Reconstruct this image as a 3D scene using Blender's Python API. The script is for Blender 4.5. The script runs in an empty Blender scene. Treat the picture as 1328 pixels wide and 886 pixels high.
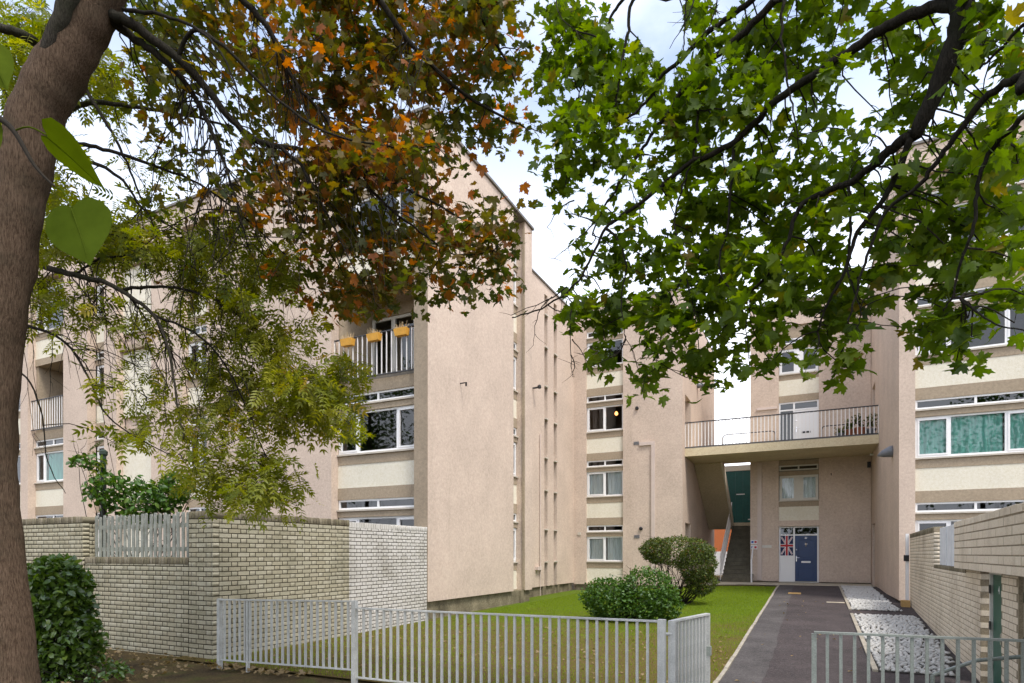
import bpy, bmesh, math, random
import numpy as np
from mathutils import Matrix, Vector

random.seed(11)
rng = np.random.default_rng(7)
SC = bpy.context.scene
COL = SC.collection

# ------------------------------------------------------------------ camera, sky, sun, exposure
YAW = math.atan(386.0 / 790.0)          # the courtyard axis lies to the right of the view axis
EYE = 1.62
FPX, CPX, HPX = 790.0, 664.0, 718.0
SA, CA = math.sin(YAW), math.cos(YAW)

cam_d = bpy.data.cameras.new('camera')
cam = bpy.data.objects.new('camera', cam_d)
COL.objects.link(cam)
cam.location = (0, 0, EYE)
cam.rotation_euler = (math.pi / 2, 0, YAW)
cam_d.sensor_width = 36.0
cam_d.lens = FPX / 1328.0 * 36.0
cam_d.shift_y = (HPX - 443.0) / 1328.0
cam_d.clip_start = 0.05
cam_d.clip_end = 3000
SC.camera = cam

SUN_EL, SUN_AZ = math.radians(60), math.radians(122)     # azimuth measured from +Y towards +X
world = bpy.data.worlds.new('World')
SC.world = world
world.use_nodes = True
wn, wl = world.node_tree.nodes, world.node_tree.links
wn.clear()
w_out = wn.new('ShaderNodeOutputWorld')
w_bg = wn.new('ShaderNodeBackground')
w_sky = wn.new('ShaderNodeTexSky')
w_sky.sky_type = 'NISHITA'
w_sky.sun_disc = False
w_sky.sun_elevation = SUN_EL
w_sky.sun_rotation = SUN_AZ
w_sky.air_density = 1.0
w_sky.dust_density = 2.0
w_sky.ozone_density = 1.0
w_tc = wn.new('ShaderNodeTexCoord')
w_map = wn.new('ShaderNodeMapping')
w_map.inputs['Scale'].default_value = (1.0, 1.0, 1.6)
w_noise = wn.new('ShaderNodeTexNoise')
w_noise.inputs['Scale'].default_value = 2.3
w_noise.inputs['Detail'].default_value = 7
w_noise.inputs['Roughness'].default_value = 0.55
w_ramp = wn.new('ShaderNodeValToRGB')
w_ramp.color_ramp.elements[0].position = 0.36
w_ramp.color_ramp.elements[1].position = 0.62
w_sep = wn.new('ShaderNodeSeparateXYZ')
w_hz = wn.new('ShaderNodeMapRange')      # overcast veil thins out with height
w_hz.inputs['From Min'].default_value = 0.22
w_hz.inputs['From Max'].default_value = 0.62
w_hz.inputs['To Min'].default_value = 1.0
w_hz.inputs['To Max'].default_value = 0.14
w_max = wn.new('ShaderNodeMath'); w_max.operation = 'MAXIMUM'
w_mix = wn.new('ShaderNodeMixRGB')
w_mix.inputs['Color2'].default_value = (6.6, 6.7, 7.15, 1)
wl.new(w_tc.outputs['Generated'], w_map.inputs['Vector'])
wl.new(w_map.outputs['Vector'], w_noise.inputs['Vector'])
wl.new(w_noise.outputs['Fac'], w_ramp.inputs['Fac'])
wl.new(w_tc.outputs['Generated'], w_sep.inputs[0])
wl.new(w_sep.outputs['Z'], w_hz.inputs['Value'])
wl.new(w_ramp.outputs['Color'], w_max.inputs[0])
w_sc = wn.new('ShaderNodeMath'); w_sc.operation = 'MULTIPLY'; w_sc.inputs[1].default_value = 0.48
wl.new(w_ramp.outputs['Color'], w_sc.inputs[0])
wl.new(w_sc.outputs[0], w_max.inputs[0])
wl.new(w_hz.outputs[0], w_max.inputs[1])
wl.new(w_max.outputs[0], w_mix.inputs['Fac'])
wl.new(w_sky.outputs[0], w_mix.inputs['Color1'])
wl.new(w_mix.outputs[0], w_bg.inputs['Color'])
w_bg.inputs['Strength'].default_value = 0.10
wl.new(w_bg.outputs[0], w_out.inputs[0])

sun_d = bpy.data.lights.new('sun', 'SUN')
sun_d.energy = 1.0
sun_d.angle = math.radians(14)
sun_d.color = (1.0, 0.95, 0.87)
sun = bpy.data.objects.new('sun', sun_d)
COL.objects.link(sun)
sun.location = (0, 0, 30)
sdir = Vector((math.sin(SUN_AZ) * math.cos(SUN_EL), math.cos(SUN_AZ) * math.cos(SUN_EL), math.sin(SUN_EL)))
sun.rotation_euler = sdir.to_track_quat('Z', 'Y').to_euler()

SC.view_settings.view_transform = 'Standard'
SC.view_settings.look = 'None'
SC.view_settings.exposure = 1.7
SC.view_settings.gamma = 1.0
SC.render.engine = 'CYCLES'
SC.cycles.use_denoising = True
SC.cycles.max_bounces = 8
SC.cycles.transparent_max_bounces = 12

# ------------------------------------------------------------------ helpers
def at(px, py, d):
    """a point d metres ahead of the viewpoint, for laying out boughs"""
    k = (px - CPX) / FPX
    return Vector(((k * CA - SA) * d, (k * SA + CA) * d, EYE + (HPX - py) / FPX * d))

def view_depth(p):
    return -SA * p[0] + CA * p[1]

def in_view(p, m=0.0):
    d = view_depth(p)
    if d < 0.2: return False
    x = CPX + FPX * (CA * p[0] + SA * p[1]) / d
    y = HPX - FPX * (p[2] - EYE) / d
    return -m < x < 1328 + m and -m < y < 886 + m

def smooth(t):
    t = max(0.0, min(1.0, t)); return t * t * (3 - 2 * t)

def ground_z(x, y):
    r = 0.42 * max(0.0, min(1.0, (y - 9.0) / 15.5))
    q = 0.22 + 0.78 * smooth((x + 8.5) / 6.5)
    return r * q

def tag(o, label, cat, group=None):
    o['label'] = label; o['category'] = cat
    if group: o['group'] = group
    return o

def thing(name, loc, label, cat, group=None):
    o = bpy.data.objects.new(name, None)
    o.empty_display_size = 0.2
    COL.objects.link(o); o.location = loc
    return tag(o, label, cat, group)

def attach(o, parent):
    o.parent = parent
    L = Vector((0, 0, 0)); p = parent
    M = Matrix.Identity(4)
    chain = []
    while p is not None:
        chain.append(p); p = p.parent
    for p in reversed(chain):
        M = M @ p.matrix_parent_inverse @ p.matrix_basis
    o.matrix_parent_inverse = M.inverted()

def link(name, me, mat=None, parent=None):
    o = bpy.data.objects.new(name, me)
    COL.objects.link(o)
    if mat is not None and not me.materials:
        me.materials.append(mat)
    if parent is not None: attach(o, parent)
    return o

def structure(o):
    o['kind'] = 'structure'; return o

def stuff(o):
    o['kind'] = 'stuff'; return o

class MB:
    """collects faces in world coordinates; build() links them as one mesh object"""
    def __init__(self): self.v = []; self.f = []; self.smooth = False
    def hexa(self, p):
        n = len(self.v); self.v += [tuple(q) for q in p]
        a = Vector(p[1]) - Vector(p[0]); b = Vector(p[3]) - Vector(p[0]); c = Vector(p[4]) - Vector(p[0])
        fs = [(0, 3, 2, 1), (4, 5, 6, 7), (0, 1, 5, 4), (1, 2, 6, 5), (2, 3, 7, 6), (3, 0, 4, 7)]
        if a.cross(b).dot(c) < 0: fs = [tuple(reversed(q)) for q in fs]
        self.f += [tuple(n + i for i in q) for q in fs]
        return self
    def box(self, x0, x1, y0, y1, z0, z1):
        return self.hexa([(x0, y0, z0), (x1, y0, z0), (x1, y1, z0), (x0, y1, z0), (x0, y0, z1), (x1, y0, z1), (x1, y1, z1), (x0, y1, z1)])
    def quad(self, *p):
        n = len(self.v); self.v += [tuple(q) for q in p]; self.f.append(tuple(range(n, n + len(p)))); return self
    def prism(self, poly, off):
        """poly: 3D points, off: extrusion vector"""
        n = len(self.v); k = len(poly); off = Vector(off)
        self.v += [tuple(q) for q in poly] + [tuple(Vector(q) + off) for q in poly]
        nrm = Vector((0, 0, 0))
        for i in range(k): nrm += Vector(poly[i]).cross(Vector(poly[(i + 1) % k]))
        fl = nrm.dot(off) > 0
        fs = [tuple(range(k - 1, -1, -1)), tuple(range(k, 2 * k))] + [(i, (i + 1) % k, k + (i + 1) % k, k + i) for i in range(k)]
        if not fl: fs = [tuple(reversed(q)) for q in fs]
        self.f += [tuple(n + i for i in q) for q in fs]
        return self
    def tube(self, pts, rad, n=6, cap=True):
        pts = [Vector(p) for p in pts]
        if not hasattr(rad, '__len__'): rad = [rad] * len(pts)
        base = len(self.v); up = None
        for i, p in enumerate(pts):
            t = (pts[min(i + 1, len(pts) - 1)] - pts[max(i - 1, 0)])
            if t.length < 1e-9: t = Vector((0, 0, 1))
            t.normalize()
            if up is None: up = t.orthogonal().normalized()
            up = (up - t * up.dot(t))
            if up.length < 1e-6: up = t.orthogonal()
            up.normalize(); sd = t.cross(up)
            for j in range(n):
                a = 2 * math.pi * j / n
                self.v.append(tuple(p + (up * math.cos(a) + sd * math.sin(a)) * rad[i]))
        for i in range(len(pts) - 1):
            for j in range(n):
                a = base + i * n + j; b = base + i * n + (j + 1) % n
                self.f.append((a, b, b + n, a + n))
        if cap:
            self.f.append(tuple(base + j for j in range(n - 1, -1, -1)))
            e = base + (len(pts) - 1) * n
            self.f.append(tuple(e + j for j in range(n)))
        return self
    def lathe(self, c, prof, n=14):
        """prof: (radius, z) from bottom to top, round the vertical through c"""
        base = len(self.v)
        for r, z in prof:
            for j in range(n):
                a = 2 * math.pi * j / n
                self.v.append((c[0] + r * math.cos(a), c[1] + r * math.sin(a), c[2] + z))
        for i in range(len(prof) - 1):
            for j in range(n):
                a = base + i * n + j; b = base + i * n + (j + 1) % n
                self.f.append((a, b, b + n, a + n))
        self.f.append(tuple(base + j for j in range(n - 1, -1, -1)))
        e = base + (len(prof) - 1) * n
        self.f.append(tuple(e + j for j in range(n)))
        return self
    def mesh(self, name):
        me = bpy.data.meshes.new(name)
        me.from_pydata(self.v, [], self.f)
        if self.smooth: me.polygons.foreach_set('use_smooth', [True] * len(me.polygons))
        me.update()
        return me
    def build(self, name, mat, parent=None):
        return link(name, self.mesh(name), mat, parent)

class Face:
    """a vertical building face: r runs along it, z up, n outwards"""
    def __init__(self, o, r, n):
        self.o = Vector((o[0], o[1], 0)); self.r = Vector((r[0], r[1], 0)).normalized(); self.n = Vector((n[0], n[1], 0)).normalized()
    def p(self, r, z, n=0.0):
        q = self.o + self.r * r + self.n * n
        return (q.x, q.y, z)
    def box(self, mb, r0, r1, z0, z1, n0, n1):
        P = self.p
        return mb.hexa([P(r0, z0, n0), P(r1, z0, n0), P(r1, z0, n1), P(r0, z0, n1), P(r0, z1, n0), P(r1, z1, n0), P(r1, z1, n1), P(r0, z1, n1)])
    def shift(self, n):
        f = Face((0, 0), self.r, self.n); f.o = self.o + self.n * n; return f

def faceA(y): return Face((0, y), (1, 0), (0, -1))             # faces the street
def faceBp(x): return Face((x, 0), (0, 1), (1, 0))              # faces the path from its left
def faceBm(x): return Face((x, 0), (0, 1), (-1, 0))             # faces the path from its right

def wall_solid(mb, face, r0, r1, z0, z1, openings, thick=0.25):
    rs = sorted({r0, r1} | {max(r0, min(r1, v)) for o in openings for v in o[:2]})
    prev = None
    for a, b in zip(rs[:-1], rs[1:]):
        m = (a + b) / 2
        cuts = sorted([(max(z0, o[2]), min(z1, o[3])) for o in openings if o[0] <= m <= o[1]])
        z = z0; iv = []
        for c0, c1 in cuts:
            if c0 > z + 1e-6: iv.append((z, c0))
            z = max(z, c1)
        if z < z1 - 1e-6: iv.append((z, z1))
        if prev and prev[2] == iv: prev = (prev[0], b, iv)
        else:
            if prev:
                for c in prev[2]: face.box(mb, prev[0], prev[1], c[0], c[1], -thick, 0)
            prev = (a, b, iv)
    for c in prev[2]: face.box(mb, prev[0], prev[1], c[0], c[1], -thick, 0)
    return mb

# ------------------------------------------------------------------ materials
def mat_new(name):
    m = bpy.data.materials.new(name); m.use_nodes = True
    nt = m.node_tree; nt.nodes.clear()
    out = nt.nodes.new('ShaderNodeOutputMaterial')
    return m, nt, out

def N(nt, t, **kw):
    n = nt.nodes.new(t)
    for k, v in kw.items():
        if k in n.inputs.keys(): n.inputs[k].default_value = v
        else: setattr(n, k, v)
    return n

def noise(nt, vec, scale, detail=4, rough=0.55, stretch=None):
    n = N(nt, 'ShaderNodeTexNoise', Scale=scale, Detail=detail, Roughness=rough)
    if stretch:
        mp = N(nt, 'ShaderNodeMapping'); mp.inputs['Scale'].default_value = stretch
        nt.links.new(vec, mp.inputs[0]); vec = mp.outputs[0]
    nt.links.new(vec, n.inputs['Vector'])
    return n.outputs['Fac']

def ramp(nt, fac, stops):
    r = N(nt, 'ShaderNodeValToRGB')
    e = r.color_ramp.elements
    while len(e) < len(stops): e.new(0.5)
    for el, (p, c) in zip(e, stops):
        el.position = p; el.color = (c[0], c[1], c[2], 1) if hasattr(c, '__len__') else (c, c, c, 1)
    nt.links.new(fac, r.inputs[0])
    return r.outputs[0]

def mixc(nt, fac, a, b, mode='MIX'):
    m = N(nt, 'ShaderNodeMixRGB', blend_type=mode)
    for s, v in (('Fac', fac), ('Color1', a), ('Color2', b)):
        if isinstance(v, (int, float)): m.inputs[s].default_value = v
        elif isinstance(v, tuple): m.inputs[s].default_value = (v[0], v[1], v[2], 1)
        else: nt.links.new(v, m.inputs[s])
    return m.outputs[0]

def maths(nt, op, a, b=0.0):
    m = N(nt, 'ShaderNodeMath', operation=op)
    for i, v in enumerate((a, b)):
        if isinstance(v, (int, float)): m.inputs[i].default_value = v
        else: nt.links.new(v, m.inputs[i])
    return m.outputs[0]

def bsdf(nt, out, col, rough=0.8, spec=0.3, metal=0.0, bump=None, bstr=0.3, bdist=0.01):
    b = N(nt, 'ShaderNodeBsdfPrincipled')
    if isinstance(col, tuple): b.inputs['Base Color'].default_value = (col[0], col[1], col[2], 1)
    else: nt.links.new(col, b.inputs['Base Color'])
    if isinstance(rough, (int, float)): b.inputs['Roughness'].default_value = rough
    else: nt.links.new(rough, b.inputs['Roughness'])
    b.inputs['Specular IOR Level'].default_value = spec
    b.inputs['Metallic'].default_value = metal
    if bump is not None:
        bp = N(nt, 'ShaderNodeBump', Strength=bstr, Distance=bdist)
        nt.links.new(bump, bp.inputs['Height']); nt.links.new(bp.outputs[0], b.inputs['Normal'])
    nt.links.new(b.outputs[0], out.inputs[0])
    return b

def obj_vec(nt):
    return N(nt, 'ShaderNodeTexCoord').outputs['Object']

def m_render(name, c, dark=0.78, streak=0.25):
    """painted roughcast: fine grain, broad blotches, faint run-off streaks"""
    m, nt, out = mat_new(name); v = obj_vec(nt)
    g = noise(nt, v, 90, 3, 0.7)
    b = noise(nt, v, 0.9, 5, 0.6)
    s = noise(nt, v, 2.2, 5, 0.65, (1.0, 1.0, 0.06))
    col = mixc(nt, ramp(nt, b, [(0.32, 0.0), (0.72, 1.0)]), tuple(x * dark for x in c), c)
    col = mixc(nt, maths(nt, 'MULTIPLY', ramp(nt, s, [(0.55, 0.0), (0.78, 1.0)]), streak), col, (c[0] * .55, c[1] * .55, c[2] * .52))
    h = noise(nt, v, 16, 5, 0.75)
    col = mixc(nt, 0.45, col, ramp(nt, h, [(0.30, 0.30), (0.5, 0.5), (0.70, 0.70)]), 'OVERLAY')
    col = mixc(nt, 0.5, col, ramp(nt, g, [(0.25, 0.25), (0.5, 0.5), (0.75, 0.75)]), 'OVERLAY')
    sp = ramp(nt, noise(nt, v, 3.4, 8, 0.8), [(0.62, 0.0), (0.74, 1.0)])
    col = mixc(nt, maths(nt, 'MULTIPLY', sp, 0.22), col, (c[0] * .62, c[1] * .60, c[2] * .56))
    bsdf(nt, out, col, 0.92, 0.15, bump=h, bstr=0.35, bdist=0.012)
    return m

def m_plain(name, c, rough=0.6, spec=0.3, var=0.12, scale=3.0, metal=0.0, bump=0.0):
    m, nt, out = mat_new(name); v = obj_vec(nt)
    n1 = noise(nt, v, scale, 5, 0.6)
    n2 = noise(nt, v, scale * 14, 3, 0.6)
    col = mixc(nt, ramp(nt, n1, [(0.3, 0.0), (0.7, 1.0)]), tuple(x * (1 - var) for x in c), c)
    col = mixc(nt, var, col, ramp(nt, n2, [(0.3, 0.2), (0.7, 0.8)]), 'OVERLAY')
    bsdf(nt, out, col, rough, spec, metal, bump=n2 if bump else None, bstr=bump, bdist=0.004)
    return m

def m_brick(name, cols, dirt=(0.10, 0.10, 0.06)):
    """one colour per brick (object or per-brick value), speckle and moss-dark staining"""
    m, nt, out = mat_new(name)
    oi = N(nt, 'ShaderNodeObjectInfo'); at_ = N(nt, 'ShaderNodeAttribute', attribute_name='pick')
    sc = N(nt, 'ShaderNodeSeparateColor'); nt.links.new(oi.outputs['Color'], sc.inputs[0])
    pick = maths(nt, 'ADD', sc.outputs[0], at_.outputs['Fac'])
    geo = N(nt, 'ShaderNodeNewGeometry')
    v = geo.outputs['Position']
    col = ramp(nt, pick, [(i / (len(cols) - 1), c) for i, c in enumerate(cols)])
    g = noise(nt, v, 60, 4, 0.7)
    col = mixc(nt, 0.35, col, ramp(nt, g, [(0.3, 0.2), (0.7, 0.8)]), 'OVERLAY')
    st = noise(nt, v, 1.1, 6, 0.62)
    col = mixc(nt, maths(nt, 'MULTIPLY', ramp(nt, st, [(0.50, 0.0), (0.72, 1.0)]), 0.45), col, dirt)
    bsdf(nt, out, col, 0.9, 0.15, bump=g, bstr=0.5, bdist=0.004)
    return m

def m_leaf(name, stops, trans=0.45, gloss=0.025, rough=0.45):
    """thin leaf: reflects and lets light through; hue per leaf"""
    m, nt, out = mat_new(name)
    oi = N(nt, 'ShaderNodeObjectInfo'); at_ = N(nt, 'ShaderNodeAttribute', attribute_name='pick')
    sc = N(nt, 'ShaderNodeSeparateColor'); nt.links.new(oi.outputs['Color'], sc.inputs[0])
    pick = maths(nt, 'ADD', sc.outputs[0], at_.outputs['Fac'])
    col = ramp(nt, pick, stops)
    geo = N(nt, 'ShaderNodeNewGeometry')
    g = noise(nt, geo.outputs['Position'], 22, 3, 0.6)
    col = mixc(nt, 0.3, col, ramp(nt, g, [(0.3, 0.25), (0.7, 0.75)]), 'OVERLAY')
    d = N(nt, 'ShaderNodeBsdfDiffuse'); t = N(nt, 'ShaderNodeBsdfTranslucent')
    nt.links.new(col, d.inputs[0])
    tc = mixc(nt, 1.0, col, (1.0, 1.0, 0.45), 'MULTIPLY')
    tc2 = N(nt, 'ShaderNodeHueSaturation', Saturation=1.1, Value=1.5); nt.links.new(tc, tc2.inputs['Color'])
    nt.links.new(tc2.outputs[0], t.inputs[0])
    mx = N(nt, 'ShaderNodeMixShader'); mx.inputs[0].default_value = trans
    nt.links.new(d.outputs[0], mx.inputs[1]); nt.links.new(t.outputs[0], mx.inputs[2])
    gl = N(nt, 'ShaderNodeBsdfGlossy'); gl.inputs['Roughness'].default_value = rough
    gl.inputs['Color'].default_value = (0.9, 0.95, 1.0, 1)
    m2 = N(nt, 'ShaderNodeMixShader'); m2.inputs[0].default_value = gloss
    nt.links.new(mx.outputs[0], m2.inputs[1]); nt.links.new(gl.outputs[0], m2.inputs[2])
    nt.links.new(m2.outputs[0], out.inputs[0])
    return m

def m_bark(name, c1, c2, moss=None):
    m, nt, out = mat_new(name); v = obj_vec(nt)
    a = noise(nt, v, 105, 6, 0.75, (1, 1, 0.14))
    b = noise(nt, v, 3.0, 5, 0.6)
    col = mixc(nt, ramp(nt, a, [(0.40, 0.0), (0.60, 1.0)]), c1, c2)
    col = mixc(nt, maths(nt, 'MULTIPLY', ramp(nt, b, [(0.45, 0.0), (0.7, 1.0)]), 0.6), col, moss or tuple(x * .6 for x in c1))
    bsdf(nt, out, col, 0.95, 0.1, bump=a, bstr=1.0, bdist=0.02)
    return m

def m_glass(name, tint=(0.90, 0.94, 0.93), refl=0.03, fk=0.80):
    m, nt, out = mat_new(name)
    tr = N(nt, 'ShaderNodeBsdfTransparent'); tr.inputs[0].default_value = (*tint, 1)
    gl = N(nt, 'ShaderNodeBsdfGlossy'); gl.inputs['Roughness'].default_value = 0.012
    gl.inputs['Color'].default_value = (0.92, 0.96, 1.0, 1)
    lw = N(nt, 'ShaderNodeFresnel', IOR=1.5)
    geo = N(nt, 'ShaderNodeNewGeometry')
    wv = noise(nt, geo.outputs['Position'], 1.7, 1, 0.5)
    bp = N(nt, 'ShaderNodeBump', Strength=0.03, Distance=0.02)
    nt.links.new(wv, bp.inputs['Height']); nt.links.new(bp.outputs[0], gl.inputs['Normal'])
    f = maths(nt, 'MINIMUM', maths(nt, 'ADD', maths(nt, 'MULTIPLY', lw.outputs[0], fk), refl), 1.0)
    mx = N(nt, 'ShaderNodeMixShader')
    nt.links.new(f, mx.inputs[0]); nt.links.new(tr.outputs[0], mx.inputs[1]); nt.links.new(gl.outputs[0], mx.inputs[2])
    nt.links.new(mx.outputs[0], out.inputs[0])
    return m

def m_cloth(name, c, trans=0.35):
    m, nt, out = mat_new(name); v = obj_vec(nt)
    g = noise(nt, v, 12, 3, 0.6, (1, 1, 0.15))
    col = mixc(nt, ramp(nt, g, [(0.3, 0.0), (0.7, 1.0)]), tuple(x * .75 for x in c), c)
    d = N(nt, 'ShaderNodeBsdfDiffuse'); t = N(nt, 'ShaderNodeBsdfTranslucent')
    nt.links.new(col, d.inputs[0]); nt.links.new(col, t.inputs[0])
    mx = N(nt, 'ShaderNodeMixShader'); mx.inputs[0].default_value = trans
    nt.links.new(d.outputs[0], mx.inputs[1]); nt.links.new(t.outputs[0], mx.inputs[2])
    nt.links.new(mx.outputs[0], out.inputs[0])
    return m

def m_asphalt(name, c, spot=(0.16, 0.15, 0.15)):
    m, nt, out = mat_new(name); v = obj_vec(nt)
    g = noise(nt, v, 75, 4, 0.85)
    b = noise(nt, v, 1.1, 8, 0.7)
    col = mixc(nt, ramp(nt, b, [(0.35, 0.0), (0.65, 1.0)]), tuple(x * .58 for x in c), tuple(x * 1.12 for x in c))
    col = mixc(nt, ramp(nt, g, [(0.54, 0.0), (0.68, 0.8)]), col, spot)
    k = noise(nt, v, 22, 5, 0.8)
    col = mixc(nt, 0.7, col, ramp(nt, k, [(0.32, 0.2), (0.5, 0.5), (0.68, 0.8)]), 'OVERLAY')
    bsdf(nt, out, col, 0.88, 0.25, bump=g, bstr=0.7, bdist=0.01)
    return m

def m_ground(name):
    m, nt, out = mat_new(name); v = obj_vec(nt)
    a = noise(nt, v, 1.4, 6, 0.65); g = noise(nt, v, 45, 4, 0.7)
    col = mixc(nt, ramp(nt, a, [(0.35, 0.0), (0.62, 1.0)]), (0.055, 0.040, 0.022), (0.12, 0.085, 0.035))
    b = noise(nt, v, 2.3, 5, 0.6)
    col = mixc(nt, ramp(nt, b, [(0.52, 0.0), (0.68, 0.7)]), col, (0.075, 0.085, 0.02))
    col = mixc(nt, 0.6, col, ramp(nt, g, [(0.3, 0.15), (0.7, 0.85)]), 'OVERLAY')
    bsdf(nt, out, col, 0.95, 0.1, bump=g, bstr=0.9, bdist=0.03)
    return m

def m_lawn(name):
    """mown turf, worn brown in patches towards the street"""
    m, nt, out = mat_new(name); v = obj_vec(nt)
    sp = N(nt, 'ShaderNodeSeparateXYZ'); nt.links.new(v, sp.inputs[0])
    n1 = noise(nt, v, 1.1, 7, 0.7); n2 = noise(nt, v, 30, 4, 0.7)
    w = maths(nt, 'ADD', maths(nt, 'MULTIPLY', maths(nt, 'SUBTRACT', sp.outputs['Y'], 11.0), 0.16), maths(nt, 'MULTIPLY', maths(nt, 'SUBTRACT', n1, 0.5), 2.6))
    col = mixc(nt, ramp(nt, w, [(0.0, 0.0), (0.75, 1.0)]), (0.115, 0.085, 0.028), (0.09, 0.135, 0.012))
    col = mixc(nt, 0.6, col, ramp(nt, n2, [(0.3, 0.2), (0.7, 0.8)]), 'OVERLAY')
    bsdf(nt, out, col, 0.95, 0.1, bump=n2, bstr=0.9, bdist=0.03)
    return m

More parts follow.
